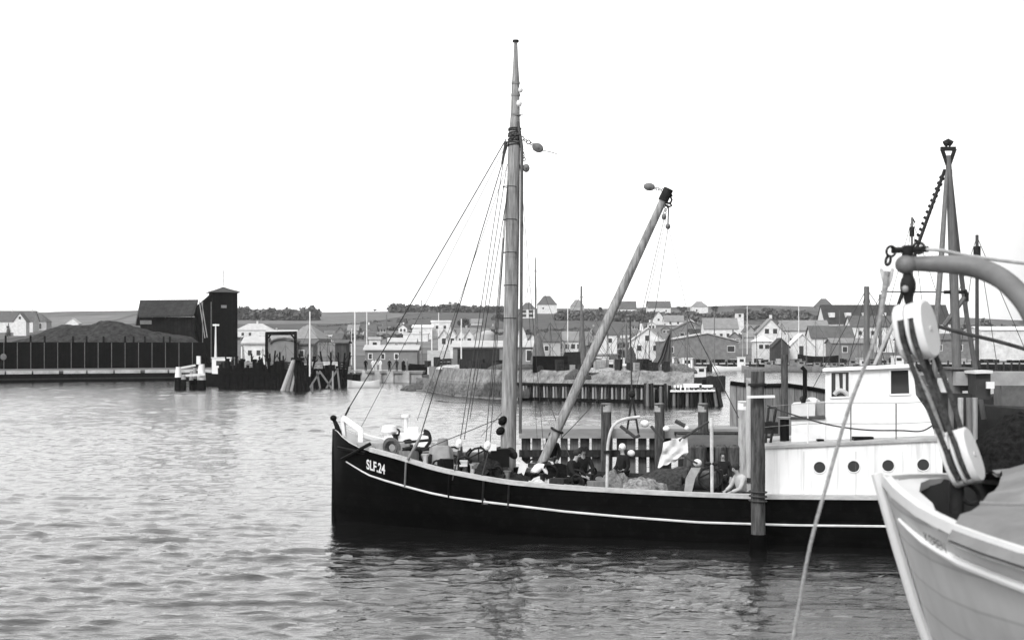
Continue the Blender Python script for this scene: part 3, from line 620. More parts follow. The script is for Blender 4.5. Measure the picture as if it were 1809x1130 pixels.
vpole('white_post', 427, 612, 645, 186, .13, PAINT_W2, 'white post with braces on the left jetty', 'post')
# left timber jetty
def pile_jetty(name, label, a, b, ztop, n, depth=3., mat=BLACK2, r=.18, facem=None, rows=2, hi=.0):
    t = thing(name, label, 'jetty', ((a[0] + b[0]) / 2, (a[1] + b[1]) / 2, 0)); a, b = V((a[0], a[1], 0)), V((b[0], b[1], 0)); dr = (b - a); nn = V((-dr.y, dr.x, 0)).normalized()
    MB().slab([a + V((0, 0, ztop - .3)), b + V((0, 0, ztop - .3)), b + nn * depth + V((0, 0, ztop - .3)), a + nn * depth + V((0, 0, ztop - .3))], (0, 0, .3)).build('deck', facem or mat, t)
    MB().bar(a - nn * .14 + V((0, 0, ztop - .55)), b - nn * .14 + V((0, 0, ztop - .55)), .3).build('edge_beam', mat, t)
    for i in range(n):
        for rw in range(rows):
            p = a + dr * ((i + .5) / n) + nn * (.05 + rw * (depth - .3)) + V((random.uniform(-.05, .05), random.uniform(-.05, .05), 0)); ln = random.uniform(-.12, .12)
            MB().tube([p + V((ln, 0, -1)), p + V((0, 0, ztop + hi * random.uniform(-.3, 1)))], [r * random.uniform(.9, 1.2), r], 7).build('pile', mat, t)
    return t
pile_jetty('timber_jetty', 'black timber jetty of close set piles in front of the gantry', (WX(388, 178), 178), (WX(505, 180), 180), 2.4, 34, 5., BLACK2, .2, hi=1.3)
pile_jetty('timber_jetty', 'shorter black jetty under the two tall flagpoles', (WX(540, 182), 182), (WX(612, 186), 186), 2.3, 20, 5., BLACK2, .2, hi=.7)
# leaning dolphin
t = thing('dolphin', 'leaning black pile cluster with pale front piles standing in the water', 'dolphin', (WX(522, 167), 167, 0))
for i, (xb, xt, yt, mm) in enumerate([(498, 518, 638, TIMBER_L), (506, 519, 636, TIMBER), (512, 524, 650, TIMBER_L), (520, 524, 636, BLACK2), (530, 526, 636, BLACK2), (538, 530, 637, BLACK2), (545, 533, 640, BLACK2), (526, 536, 645, BLACK2), (534, 522, 648, DARKWOOD)]):
    MB().tube([P(xb, 695, 165 + i * .3), P(xt, yt, 167 + i * .15)], [.3, .24], 8).build('pile', mm, t)
MB().box(P(526, 634, 167.6), (1.4, 1.2, .35)).build('pile_cap', BLACK2, t)
for j, (px, yt, yb, l) in enumerate([(552, 675, 693, 'short pale stake in the water right of the leaning dolphin'), (588, 655, 688, 'white stake with a pale top below the shorter jetty'), (599, 647, 664, 'small white T shaped post beside the shorter jetty')]):
    vpole('mooring_stake', px, yt, yb + 20, 5 * F / (yb - HOR), .16, TIMBER_L if j else TIMBER, l, 'stake')
# flagpoles
for px, yt, yb, Y, r, l in [(547.5, 550, 641, 182, .13, 'tall white flagpole at the left end of the shorter jetty'), (627, 550, 655, 205, .15, 'tall white flagpole at the stern of the white rowing boat'),
        (648, 548, 628, 260, .13, 'white flagpole behind the left end of the grey waterside shed'), (545 + 76, 580, 622, 300, .08, 'thin grey pole left of the white flagpole by the rowing boat'),
        (1411, 532, 630, 340, .13, 'tall white flagpole before the boat shed on the right quay')]:
    vpole('flagpole', px, yt, yb, Y, r, PAINT_W2, l, 'flagpole', base_z=1.4)
# gantry
t = thing('gantry', 'black goal shaped gantry behind the left jetty', 'gantry', (WX(498, 187), 187, 1.5))
MB().bar(P(471, 640, 187), P(471, 589, 187), .35).build('leg', BLACK2, t); MB().bar(P(522, 636, 187), P(522, 587, 187), .35).build('leg', BLACK2, t); MB().bar(P(469, 589, 187), P(524, 588, 187), .45).build('beam', BLACK2, t)
MB().bar(P(471, 600, 187), P(480, 589, 187), .2).bar(P(522, 600, 187), P(513, 589, 187), .2).build('brace', BLACK2, t)
house(478, 524, 640, 608, 599, 'arch', 'g', 'd', 'grey shed with a curved roof under the gantry', 'shed', Y=212, name='curved_shed')
house(524, 553, 640, 609, 601, 'mono', 'g', 'd', 'grey windowed hut beside the first flagpole', 'hut', Y=214, wins=((.3, .5),), wsz=(.6, .9), name='hut')
house(592, 612, 640, 606, 602, 'side', 'd', 'd', 'dark boathouse left of the white rowing boat', 'boathouse', Y=240, name='boathouse')
house(430, 468, 640, 606, 596, 'side', 'w', 'p', 'small white building above the left jetty piles', 'building', Y=226, name='quay_office', wins=((.3, .5), (.7, .5)), wsz=(.6, .8))
# clutter crates on the left jetty
rnd = random.Random(5)
CR = ['pale crate stacked on the left jetty under the gantry', 'dark crate on the left jetty near its outer end', 'pale crate on the left jetty by the white post', 'dark crate between the gantry legs',
      'dark box on the shorter jetty by the flagpole', 'pale box on the shorter jetty, right end', 'dark drum like crate on the left jetty middle', 'dark crate just left of the dolphin cap']
for i, (px, yb) in enumerate([(478, 638), (402, 640), (440, 640), (498, 637), (560, 640), (605, 646), (455, 640), (510, 640)]):
    t = thing('crate', CR[i], 'crate', (WX(px, 181), 181.4, 2.4), rnd.uniform(-.5, .5), 'crates on the left jetties', local=True)
    m = (TIMBER_L, DARKWOOD)[i % 2 if i < 6 else 1]; w = rnd.uniform(.7, 1.2)
    for zz in (.15, .45, .75): MB().box((0, 0, zz), (w, .8, .24)).build('crate_board', m, t)
    MB().box((-w / 2 - .03, 0, .45), (.06, .9, .9)).box((w / 2 + .03, 0, .45), (.06, .9, .9)).build('end_board', m, t)
# fishing boats by the left jetty (behind)
boat(565, 672, 9, 200, 'dark fishing boat with a pale wheelhouse behind the shorter jetty', DARKWOOD, 1.2, cab=((-1.5, 1.8, 1.6, 2.),), masts=((1.5, 8.5, .09, True),), Y=198)
boat(590, 672, 8, 160, 'low dark boat with a slim mast left of the white flagpole', BLACK2, 1.1, cab=((-1.2, 1.4, 1.4, 1.7),), masts=((1., 7., .07, True),), Y=204)
boat(642, 684, 4.1, 184, 'white rowing boat moored under the small stone quay', PAINT_W2, .75, 1.6, name='rowing_boat')
# small stone quay centre left
def wallbox(mb, p0, p1, z0, z1, Y0_, Y1_, th=.8):
    a = V((WX(p0, Y0_), Y0_, 0)); b = V((WX(p1, Y1_), Y1_, 0)); return mb.slab([a + V((0, 0, z0)), b + V((0, 0, z0)), b + V((0, 0, z1)), a + V((0, 0, z1))], (0, th, 0))
t = thing('stone_quay', 'low pale stone quay with people standing on it left of the mole', 'quay', (WX(690, 215), 215, 0))
wallbox(MB(), 622, 745, -1, 1.35, 214, 205, 2.).build('wall', CONC, t); wallbox(MB(), 618, 747, 1.35, 1.7, 213.6, 204.6, 12.).build('coping', M(.22, .9, .3, 1.), t)
for px in (642, 667, 690, 720): MB().box((WX(px, 209) , tab([(622, 213.6), (745, 204.6)], px) - .2, .7), (1., .5, 2.1)).build('buttress', M(.42, .9, .3, 1.), t)
# ------------------------------------------------------------------ mole
MY = [(745, 168), (800, 150), (860, 142), (930, 137), (1060, 132), (1275, 127)]
def mp_(px, z, dy=0.): Y = tab(MY, px) + dy; return V((WX(px, Y), Y, z))
mo = thing('stone_mole', 'rough stone mole fronted by a row of short piles in the middle of the harbour', 'mole', (WX(1000, 135), 135, 0))
xs = [758 + 9 * i for i in range(53)]
MB().grid([[mp_(p, -1, 2.0) for p in xs], [mp_(p, 1.55, 2.0) for p in xs], [mp_(p, 1.6 + .06 * noise.noise(V((p, 0, 0))), 2.2) for p in xs], [mp_(p, 2.85 + .22 * noise.noise(V((p * .04, 2, 0))), 3.2) for p in xs],
          [mp_(p, 2.8, 9) for p in xs], [mp_(p, -1, 10) for p in xs]]).add([mp_(1226, -1, 2), mp_(1226, 1.55, 2), mp_(1226, 2.8, 3.2), mp_(1226, 2.8, 9), mp_(1226, -1, 10)], [(0, 1, 2, 3, 4)]).build('stone_face', M(.2, .95, .6, 1.4, bump=.6, streak=.5), mo)
xq = [905 + 10 * i for i in range(28)]
MB().grid([[mp_(p, 1.42, -.1) for p in xq], [mp_(p, 1.62, -.1) for p in xq], [mp_(p, 1.64, 2.3) for p in xq]]).build('timber_ledge', BLACK2, mo)
MB().grid([[mp_(p, -.6, -.35) for p in xq], [mp_(p, .3, -.35) for p in xq], [mp_(p, .32, .3) for p in xq]]).build('low_waling', BLACK2, mo)
for i in range(46):
    p = 908 + i * 5.8 + random.uniform(-1, 1); ln = random.uniform(-.12, .12)
    MB().tube([mp_(p, -1, -.05) + V((ln, 0, 0)), mp_(p, 1.45, .1)], [.12, .09], 6).build('pile', (TIMBER_L, TIMBER, DARKWOOD)[i % 3], mo)
# outer end piles and white platform
t = thing('pier_head', 'pier head on dense dark piles with a white railed platform', 'pier', (WX(1225, 126), 126, 0))
for i in range(34):
    p = 1140 + i * 3.9; Y = 124 - (i % 2) * 1.2; zt = 1.6 if p > 1185 else 1.7 + random.uniform(-.3, .3); sp = (p - 1225) * .0022 if p > 1240 else 0
    MB().tube([(WX(p, Y) + sp * 5, Y, -1), (WX(p, Y), Y, zt)], [.17, .13], 6).build('pile', (DARKWOOD, TIMBER, BLACK2)[i % 3], t)
MB().slab([(WX(1183, 123), 122.5, WZ(692, 123)), (WX(1262, 123), 122.5, WZ(691, 123)), (WX(1262, 123), 128, WZ(691, 123)), (WX(1183, 123), 128, WZ(692, 123))], (0, 0, .16)).build('platform', PAINT_W2, t)
MB().box((WX(1226, 124), 125, WZ(685, 124)), (1.6, .12, .7)).box((WX(1250, 124), 125, WZ(686, 124)), (1.2, .12, .6)).build('white_board', PAINT_W2, t)
for px in (1192, 1198, 1203, 1210, 1216): MB().box((WX(px, 123.5), 123.5, WZ(686, 124)), (.16, .16, .62)).build('white_post', PAINT_W2, t)
MB().box(P(1244, 675, 126), (.35, .3, .5)).build('post_box', BLACK2, t)
# grass on the mole's shore side
rn = random.Random(3); mb = MB()
for _ in range(5200):
    px = rn.choice((rn.uniform(735, 935), rn.uniform(840, 935))); u = rn.random() ** 1.3; dy = -1.5 + 3.6 * u; z = .0 + 1.0 * u + (0.25 if px > 855 else 0)
    b = mp_(px, z, dy); h = rn.uniform(.15, .5) * (1.4 if px > 860 else .9); a = rn.uniform(0, 3.14); w = V((math.cos(a), math.sin(a), 0)) * .04
    mb.add([b - w, b + w, b + V((rn.uniform(-.12, .12), 0, h))], [(0, 1, 2)])
o = mb.build('shore_grass', M(.1, 1., .6, 1.5, bump=0)); tag(o, 'tufts of rough grass at the waterline of the mole', 'grass', kind='stuff')
xs2 = [735 + 10 * i for i in range(19)]
MB().grid([[mp_(p, -.6, -3.5) for p in xs2], [mp_(p, .05 + .12 * noise.noise(V((p * .1, 0, 3))), -1.8) for p in xs2], [mp_(p, .9 + .3 * noise.noise(V((p * .08, 0, 7))), 1.2) for p in xs2], [mp_(p, 1.5, 2.6) for p in xs2]]).build('shore_bank', M(.12, 1., .5, 1.5, bump=.6), smooth=True)['kind'] = 'structure'
# far quay, right bank
t = thing('timber_quay', 'dark timber faced quay along the right bank of the harbour', 'quay', (WX(1250, 313), 313, 0))
pf = [960, 4300]
for z, h in ((.15, .5), (.75, .3), (1.2, .25)): MB().bar((WX(970, 313), 312.6, z), (WX(2600, 313), 312.6, z), .3, h).build('waling', BLACK2, t)
MB().box(((WX(970, 313) + WX(2600, 313)) / 2, 313.3, .2), (WX(2600, 313) - WX(970, 313), .5, 2.6)).build('sheeting', M(.12, .9, .4, .6, bump=.1, plank=(0, .6)), t)
for i in range(60): MB().tube([(WX(975 + i * 14, 312.3), 312.3, -1), (WX(975 + i * 14, 312.3), 312.3, 2.0 + (i % 3) * .15)], .2, 6).build('pile', DARKWOOD, t)
MB().box(((WX(970, 313) + WX(2600, 313)) / 2, 316, 1.62), (WX(2600, 313) - WX(970, 313), 7, .2)).build('quay_slab', M(.42, .9, .15, .3, bump=0), t)
boat(1290, 653, 7.8, 178, 'white cabin boat moored at the timber quay', PAINT_W2, 1., 2.4, cab=((-2.4, 1.6, 1.6, 2.2),), masts=((.6, 5.5, .06, False),), name='cabin_boat', Y=309)
boat(1445, 636, 9, 175, 'upturned looking dark covered boat on the right quay', BLACK2, 1.4, cab=(), masts=((.5, 10, .09, True),), Y=318, name='covered_boat').location.z = 1.8
boat(1360, 652, 8, 180, 'dark open boat lying under the small dark quay shed', DARKWOOD, 1., cab=(), masts=((0, 7, .07, True),), Y=306)
boat(1500, 646, 10, 172, 'long pale open boat alongside the right quay', M(.4, .8, .2, 1.), .9, cab=((-3, 1.5, 1.6, 1.8),), masts=((2, 13, .1, True),), Y=303)
boat(1560, 650, 12, 5, 'dark boat with a pale rail behind the wheelhouse roof', DARKWOOD, 1.4, cab=((3, 2, 2, 2.2),), masts=((-1.5, 12, .12, True),), Y=290)
# fishing boats and nets behind the mole
def netbag(name, px, ytop, ybot, Y, wpx, label, m=NET, seed=0, cat='net'):
    r = random.Random(seed); zt, zb = WZ(ytop, Y), WZ(ybot, Y); w = wpx / F * Y / 2; rows = []
    for i in range(13):
        f_ = i / 12; ww = w * (.12 + .88 * f_ ** .8); rows.append([V((WX(px, Y) + ww * math.cos(a) * (1 + .25 * noise.noise(V((a * 1.3, f_ * 2, seed)))), Y + ww * .6 * math.sin(a), zt + (zb - zt) * f_)) for a in [2 * math.pi * j / 18 for j in range(19)]])
    return MB().grid(rows).mono(name, m, label, cat, smooth=True)
Yb = 160
def bt(px, masttop, label, hm=DARKWOOD, L=11, rz=178, Y=Yb, mx_=0., fb=1.5, cab=((-3, 2., 1.9, 2.3),), r=.13):
    return boat(px, 0, L, rz, label, hm, fb, cab=cab, masts=((mx_, WZ(masttop, Y), r, True),), Y=Y)
bt(946, 455, 'fishing cutter behind the mole with a slender mast taller than the hill', BLACK2, 10, 170, Y=165)
bt(1027, 505, 'fishing cutter behind the mole with a spear topped mast wrapped in net', BLACK2, 11, 185, Y=158, r=.2)
bt(1106, 560, 'small dark cutter behind the mole right of the boom', DARKWOOD, 9, 178, Y=152)
bt(1214, 558, 'cutter behind the mole whose mast stands before the brick warehouse', DARKWOOD, 9, 182, Y=170, cab=())
netbag('drying_net', 951, 588, 656, 160, 34, 'grey net hanging from the slender mast behind the mole', M(.13, 1., .5, 4., (4, 4, .4), .5), 1)
netbag('drying_net', 1028, 545, 655, 156, 17, 'rust dark net hoisted along the spear topped mast', M(.13, 1., .5, 4., (4, 4, .4), .5), 2)
netbag('drying_net', 1115, 612, 660, 148, 30, 'black net bunched on the small dark cutter', NET, 3)
MB().slab([P(985, 655, 150), P(998, 622, 150), P(1025, 621, 150), P(1027, 655, 150)], (0, 1.6, 0)).mono('tarpaulin_tent', M(.015, .95, .4, 3., bump=.4), 'black tarpaulin tent on the boat behind the mole', 'tarpaulin')
rows = []
for i in range(13):
    f_ = i / 12; rows.append([P(1187 - (50 * f_) * (1 - .25 * math.sin(math.pi * f_)) * j / 10 - 2, 585 + 72 * f_ + 3 * math.sin(j), 146 + .25 * math.sin(j * 1.9 + f_ * 2)) for j in range(11)])
MB().grid(rows).grid([[p + V((0, .08, 0)) for p in r] for r in rows], True).mono('drying_net', M(.1, 1., .6, 4., (5, 5, .3), .8), 'dark triangular net spread like a sail right of the boom', 'net', smooth=True)
def pile_of(name, px, py, Y, w, h, dpt, label, m, seed, cat='net', parent=None):
    rows = []
    for i in range(12):
        f_ = i / 11; rows.append([V((WX(px, Y) + w / 2 * math.sin(f_ * 1.57) * math.cos(a) * (1 + .3 * noise.noise(V((math.cos(a) * 2, math.sin(a) * 2, seed)))), Y + dpt / 2 * math.sin(f_ * 1.57) * math.sin(a),
            WZ(py, Y) + h * math.cos(f_ * 1.57) * (1 + .35 * noise.noise(V((math.cos(a) * 3 * f_, math.sin(a) * 3 * f_, seed + 5)))))) for a in [2 * math.pi * j / 24 for j in range(25)]])
    return MB().grid(rows).mono(name, m, label, cat, smooth=True)
pile_of('net_heap', 1195, 660, 134, 4.0, .9, 2.2, 'brown net heap at the outer end of the mole top', M(.12, 1., .7, 5., bump=1.), 1)
pile_of('net_heap', 1075, 658, 136, 6, .5, 2., 'long pale net heap on the mole top right of the boom', NET_L, 2)
pile_of('net_heap', 1020, 670, 133.5, 2.5, .9, 1.6, 'round dark net bundle hanging over the mole edge beside the boom', NET, 3)
pile_of('net_heap', 905, 652, 142, 5, .6, 2., 'low dark net heap on the mole top left of the mast', NET, 4)
pile_of('fish_heap', 800, 652, 160, 4, .5, 2., 'low pale heap in front of the open dock shed bay', M(.4, 1., .5, 3.), 5, 'heap')
t = thing('open_box_trailer', 'black boxy handcart on the mole top right of the mast', 'cart', (WX(965, 140), 140, 2.8))
MB().box((WX(972, 140), 140, WZ(643, 140)), (3.4, 1.4, 1.6)).build('box_body', BLACK2, t); MB().bar(P(955, 660, 139), P(975, 652, 139), .1).build('handle', BLACK2, t)
for dx in (-1, 1): MB().tube([(WX(972, 140) + dx, 139.2, 3.0), (WX(972, 140) + dx, 139.3, 3.0)], .35, 12).build('wheel', DARKWOOD, t)
MB().box(P(1103, 651, 143), (1.2, .8, 1.)).mono('white_box', PAINT_W2, 'white box standing on the mole top under the black net', 'box')
# sign boards and poles by the dock shed
for px, yt, yb, Y, m, l in [(745, 530, 640, 235, TIMBER, 'dark telegraph pole right of the grey waterside shed'), (763, 575, 650, 215, PAINT_W2, 'pale post before the dock shed, left one'), (815, 563, 650, 200, PAINT_W2, 'pale mooring post before the dark shed bay'),
        (775, 552, 600, 420, PAINT_W2, 'white mast behind the modern house'), (683, 555, 612, 300, TIMBER, 'dark pole left of the modern house'), (1003, 542, 625, 330, PAINT_W2, 'white pole between the net masts'),
        (1320, 540, 600, 420, PAINT_W2, 'thin white pole beside the lookout cabin'), (1312, 585, 640, 330, TIMBER_L, 'grey post at the left end of the quay huts'), (1147, 580, 650, 250, TIMBER, 'dark pole before the large white gabled house'),
        (1238, 575, 640, 320, TIMBER, 'grey pole before the brick warehouse'), (1262, 545, 650, 300, TIMBER, 'thin dark mast before the brick warehouse window')]:
    vpole('harbour_pole', px, yt, yb, Y, .12 if Y < 300 else .15, m, l, 'pole', base_z=0. if Y > 300 and 1000 < px < 1300 and Y < 314 else 1.2)
# people far off on the stone quay
def tiny_person(px, Y, z, h, tone, label, group):
    t = thing('person', label, 'person', (WX(px, Y), Y, z), random.uniform(-.5, .5), group, local=True)
    b = MB(); s_ = h / 1.72
    for sg in (-1, 1): b.tube([(sg * .1 * s_, 0, 0), (sg * .09 * s_, 0, .45 * s_), (sg * .07 * s_, 0, .88 * s_)], [.06 * s_, .07 * s_, .1 * s_], 6)
    b.tube([(0, 0, .8 * s_), (0, 0, 1.1 * s_), (0, 0, 1.4 * s_), (0, 0, 1.48 * s_), (0, 0, 1.55 * s_)], [.16 * s_, .15 * s_, .19 * s_, .07 * s_, .06 * s_], 8)
    for sg in (-1, 1): b.tube([(sg * .18 * s_, 0, 1.4 * s_), (sg * .26 * s_, -.05, 1.1 * s_), (sg * .24 * s_, -.2, .9 * s_)], [.06 * s_, .05 * s_, .04 * s_], 6)
    b.build('clothed_body', tone, t, True); MB().ball((0, -.02, 1.65 * s_), (.09 * s_, .1 * s_, .12 * s_), 8, 6).build('head', SKIN, t, True)
    return t
TP = [('dark', BLACK2), ('pale', CANVAS_L), ('white', PAINT_W2), ('dark', DARKWOOD), ('grey', STEEL)]
for i, (px, c, l) in enumerate([(646, 0, 'person in dark clothes at the left end of the stone quay'), (659, 2, 'person in white, left of three on the stone quay'), (664, 1, 'person in pale clothes next to the one in white on the stone quay'),
        (672, 2, 'person in a white shirt before the shed window on the stone quay'), (688, 0, 'person in dark coat under the middle shed window'), (701, 3, 'person in brown dark clothes before the right shed window'),
        (713, 0, 'person in black before the dark end of the grey shed'), (719, 4, 'person in grey at the right corner of the grey shed')]):
    tiny_person(px, 209 - (px - 640) * .07, 1.7, 1.72, TP[c][1], l, 'people on the stone quay')
boat(745, 0, 6, 182, 'dark dinghy drawn up on the stone quay near the telegraph pole', BLACK2, .7, Y=212, name='dinghy').location.z = 1.9
MB().box(P(775, 640, 200), (3.2, .3, 3.4)).mono('notice_board', M(.45, .9, .3, 2., (1, 1, 6)), 'large pale stacked board wall at the shore end of the mole', 'boards')
pile_of('rubble', 752, 690, 168, 6, .9, 3., 'dark rubble and weed at the shore end of the mole', M(.07, 1., .6, 3., bump=.8), 9, 'rubble')
# floating boom line in the water behind the mast
MB().tube([P(770, 708, 134), P(800, 712, 130), P(860, 714, 128), P(905, 712, 127)], .09, 6).mono('floating_rope', DARKWOOD, 'dark floating rope on the water in front of the grassy mole', 'rope')

# ---- more small craft and quay clutter, copies of one of each kind
rq = random.Random(31)
sm = boat(1050, 0, 7, 175, 'small dark fishing boat moored behind the stone mole', DARKWOOD, 1.1, cab=((-1.6, 1.4, 1.4, 1.7),), masts=((.8, 7.5, .07, True), (-2.6, 4.2, .05, False)), Y=185)
sm['group'] = 'small boats behind the mole'
for i in range(11):
    px = 965 + i * 25 + rq.uniform(-8, 8); Y = rq.uniform(175, 285); place(sm, (WX(px, Y), Y, 0), R(rq.uniform(150, 210)), rq.uniform(.8, 1.35))
sq = boat(1400, 0, 8, 175, 'small grey fishing boat lying along the right quay', M(.2, .8, .3, 2.), 1.1, cab=((-1.8, 1.5, 1.5, 1.3),), masts=((.8, 9.5, .07, True),), Y=300, cabm=M(.2, .8, .4, 2.))
sq['group'] = 'small boats along the right quay'
for i in range(7):
    px = 1350 + i * 36 + rq.uniform(-8, 8); Y = rq.uniform(292, 306); place(sq, (WX(px, Y), Y, 0), R(rq.uniform(165, 195)), rq.uniform(.8, 1.2))
sl_ = boat(575, 0, 7, 175, 'small dark boat with one mast lying behind the left jetties', BLACK2, 1.2, cab=((-1.6, 1.4, 1.4, 1.8),), masts=((.8, 6.2, .07, True),), Y=200)
sl_['group'] = 'small boats behind the left jetties'
for i in range(5):
    px = 440 + i * 38 + rq.uniform(-8, 8); Y = rq.uniform(192, 206); place(sl_, (WX(px, Y), Y, 0), R(rq.uniform(150, 210)), rq.uniform(.8, 1.1))
def clutter(name, label, group, cat, n, fpos, mats, w=1.):
    base = None
    t = thing(name, label, cat, (0, 0, 0), 0, group, local=True)
    for k in range(3): MB().box((0, 0, .12 + .3 * k), (w, w * .7, .26)).build('box_board', mats, t)
    for sg in (-1, 1): MB().box((sg * (w / 2 + .03), 0, .42), (.05, w * .75, .86)).build('end_board', mats, t)
    for i in range(n):
        p = fpos(i); o = t if i == 0 else copy_tree(t); o.location = p; o.rotation_euler = (0, 0, rq.uniform(0, 3)); s_ = rq.uniform(.6, 1.3); o.scale = (s_ * rq.uniform(.8, 1.6), s_, s_ * rq.uniform(.6, 1.3))
def fm(i): return mp_(rq.uniform(940, 1215), 2.85, rq.uniform(3.3, 7.))
clutter('fish_box', 'dark fish box among the gear on top of the mole', 'dark fish boxes on the mole', 'box', 26, fm, DARKWOOD, .62)
clutter('fish_box', 'pale fish box among the gear on top of the mole', 'pale fish boxes on the mole', 'box', 12, fm, TIMBER_L, .6)
def fq(i): px = rq.uniform(1180, 1850); return V((WX(px, 316), rq.uniform(314.5, 322), 1.72))
clutter('barrel_crate', 'dark crate standing on the right quay', 'dark crates on the right quay', 'crate', 28, fq, BLACK2, 1.4)
clutter('barrel_crate', 'grey crate standing on the right quay', 'grey crates on the right quay', 'crate', 16, fq, TIMBER_L, 1.3)
def fs(i): px = rq.uniform(752, 900); Y = tab(MY, px) + rq.uniform(6, 9); return V((WX(px, Y), Y, 2.75))
clutter('lumber_box', 'dark box in front of the dock shed', 'dark boxes before the dock shed', 'box', 16, fs, DARKWOOD, .7)
p0 = None
for i in range(26):               # crooked posts of the old jetty
    px = rq.uniform(392, 612); Y = rq.uniform(179, 184); z = rq.uniform(2.9, 4.2)
    if p0 is None:
        p0 = MB().tube([(0, 0, 0), (.12, 0, 3.4)], [.14, .1], 7).tube([(.05, 0, 2.2), (.5, 0, 3.)], .06, 5).mono('jetty_post', BLACK2, 'crooked dark post rising above the left jetty deck', 'post', 'crooked posts on the left jetties'); o = p0
    else: o = p0.copy(); COL.objects.link(o)
    o.location = (WX(px, Y), Y, 1.2); o.rotation_euler = (rq.uniform(-.12, .12), rq.uniform(-.2, .2), rq.uniform(0, 6)); o.scale = (1, 1, z / 4.)
t = thing('timber_trestle', 'open timber trestle with crossed struts between the two left jetties', 'trestle', (WX(560, 180), 180, 0))
for a, b in (((545, 688), (566, 655)), ((566, 688), (560, 655)), ((588, 688), (566, 657)), ((600, 686), (596, 650)), ((575, 688), (596, 652))): MB().bar(P(a[0], a[1], 179), P(b[0], b[1], 179), .22).build('strut', TIMBER, t)
# ------------------------------------------------------------------ the black cutter
BO = V((-5.2, 41.5, 0)); BU = V((math.cos(R(14)), -math.sin(R(14)), 0)); BN = V((-math.sin(R(14)), -math.cos(R(14)), 0)); BL = 22.5
BD = [(0, .07), (.25, .42), (.7, .85), (1.5, 1.35), (2.6, 1.8), (4, 2.12), (6, 2.3), (17, 2.3), (19.5, 2.0), (21.2, 1.4), (22.1, .8), (22.5, .1)]
BW_ = [(0, .05), (.6, .16), (1.5, .5), (3, 1.15), (5, 1.8), (7, 2.1), (17, 2.1), (19.5, 1.5), (21, .7), (22.5, .05)]
RAILPX = [(592, 757), (598, 766), (606, 775), (625, 787), (650, 796), (700, 809), (770, 831), (850, 847), (900, 855), (1000, 864), (1100, 870), (1200, 875), (1330, 880), (1570, 882), (1900, 876)]
def BP(s, b, z): p = BO + BU * s + BN * b; p.z = z; return p
def bd(s): return stab(BD, s) if s > .5 else tab(BD, s)
def rail_z(s):
    p = BO + BU * s + BN * bd(s); px = CX + F * p.x / p.y; return WZ(tab(RAILPX, px), p.y)
_rz = [(i * .25, rail_z(i * .25)) for i in range(91)]
def rz_(s): return (tab(_rz, s - .2) + tab(_rz, s) + tab(_rz, s + .2)) / 3 if s > .4 else tab(_rz, s)
def hb(s, z):                          # half breadth of the hull at height z
    zr = rz_(s); a = tab(BW_, s); b = bd(s)
    if z >= 0: return a + (b - a) * min(1.05, (z / zr)) ** .75
    return a * max(0., 1 + z / 1.5) ** .5
def sat(px, b):
    r = (px - CX) / F; return (r * (BO.y + BN.y * b) - BO.x - BN.x * b) / (BU.x - r * BU.y)
def DP(px, py, b=0.):                  # image point -> point in the boat's lengthwise plane at breadth b
    p = BP(sat(px, b), b, 0); p.z = WZ(py, p.y); return p
def on_d(px, b): s = sat(px, b); return BP(s, b, deck_z(s))
def deck_z(s): return rz_(s) - (.55 if s > 2 else .4)
cut = thing('fishing_cutter', 'large black hulled wooden fishing cutter with a tall mast and white deckhouse', 'fishing boat', (0.5, 41.1, 0))
ss = [0, .08, .25, .5, .8, 1.2, 1.6] + [2 + .5 * i for i in range(39)] + [21.5, 21.9, 22.2, 22.4, 22.5]
rows = []
for s in ss:
    zr = rz_(s); zz = [-1.4, -.8, -.35, 0, .12 * zr, .3 * zr, .5 * zr, .7 * zr, .85 * zr, zr]
    rows.append([BP(s, hb(s, z), z) for z in zz[::-1]] + [BP(s, 0, -1.7)] + [BP(s, -hb(s, z), z) for z in zz])
HB = M(.0022, .5, .7, 1.5, bump=.12, spec=.06, plank=(2, .22), lichen=.002)
MB().grid(rows).build('hull', HB, cut, True)
rows = []
for s in ss[1:]:
    zr = rz_(s); b = max(bd(s) - .1, .01); dz = deck_z(s)
    bl = max(min(b, hb(s, dz) - .1), .01)
    rows.append([BP(s, b + .08, zr - .005), BP(s, b, zr - .01), BP(s, bl, dz), BP(s, -bl, dz), BP(s, -b, zr - .01), BP(s, -b - .08, zr - .005)])
k = 5
MB().grid([r[:3] for r in rows[:k + 3]]).grid([r[3:] for r in rows[:k + 3]]).build('bow_bulwark_lining', PAINT_W, cut)
MB().grid([r[:3] for r in rows[k + 2:]]).grid([r[3:] for r in rows[k + 2:]]).build('bulwark_lining', M(.3, .8, .3, 2.), cut)
MB().grid([[r[2] + V((0, 0, .0)), r[3]] for r in rows]).build('deck', M(.2, .8, .3, 2., plank=(1, .14)), cut)
CAP = M(.42, .75, .25, 3., (1, 3, 3), .2)
for sg, st, en in ((1, 1.35, 99), (-1, .3, 5.6), (-1, 5.4, 99)):
    a = []
    for s in [q for q in ss if st <= q <= en]:
        zr = rz_(s); b = bd(s); a.append([BP(s, sg * (b + .05), zr - .01), BP(s, sg * (b + .05), zr + .1), BP(s, sg * (b - .16), zr + .1), BP(s, sg * (b - .16), zr - .01), BP(s, sg * (b + .05), zr - .01)])
    MB().grid(a).build('cap_rail', CAP if sg > 0 else (PAINT_W if en < 9 else DARKWOOD), cut)
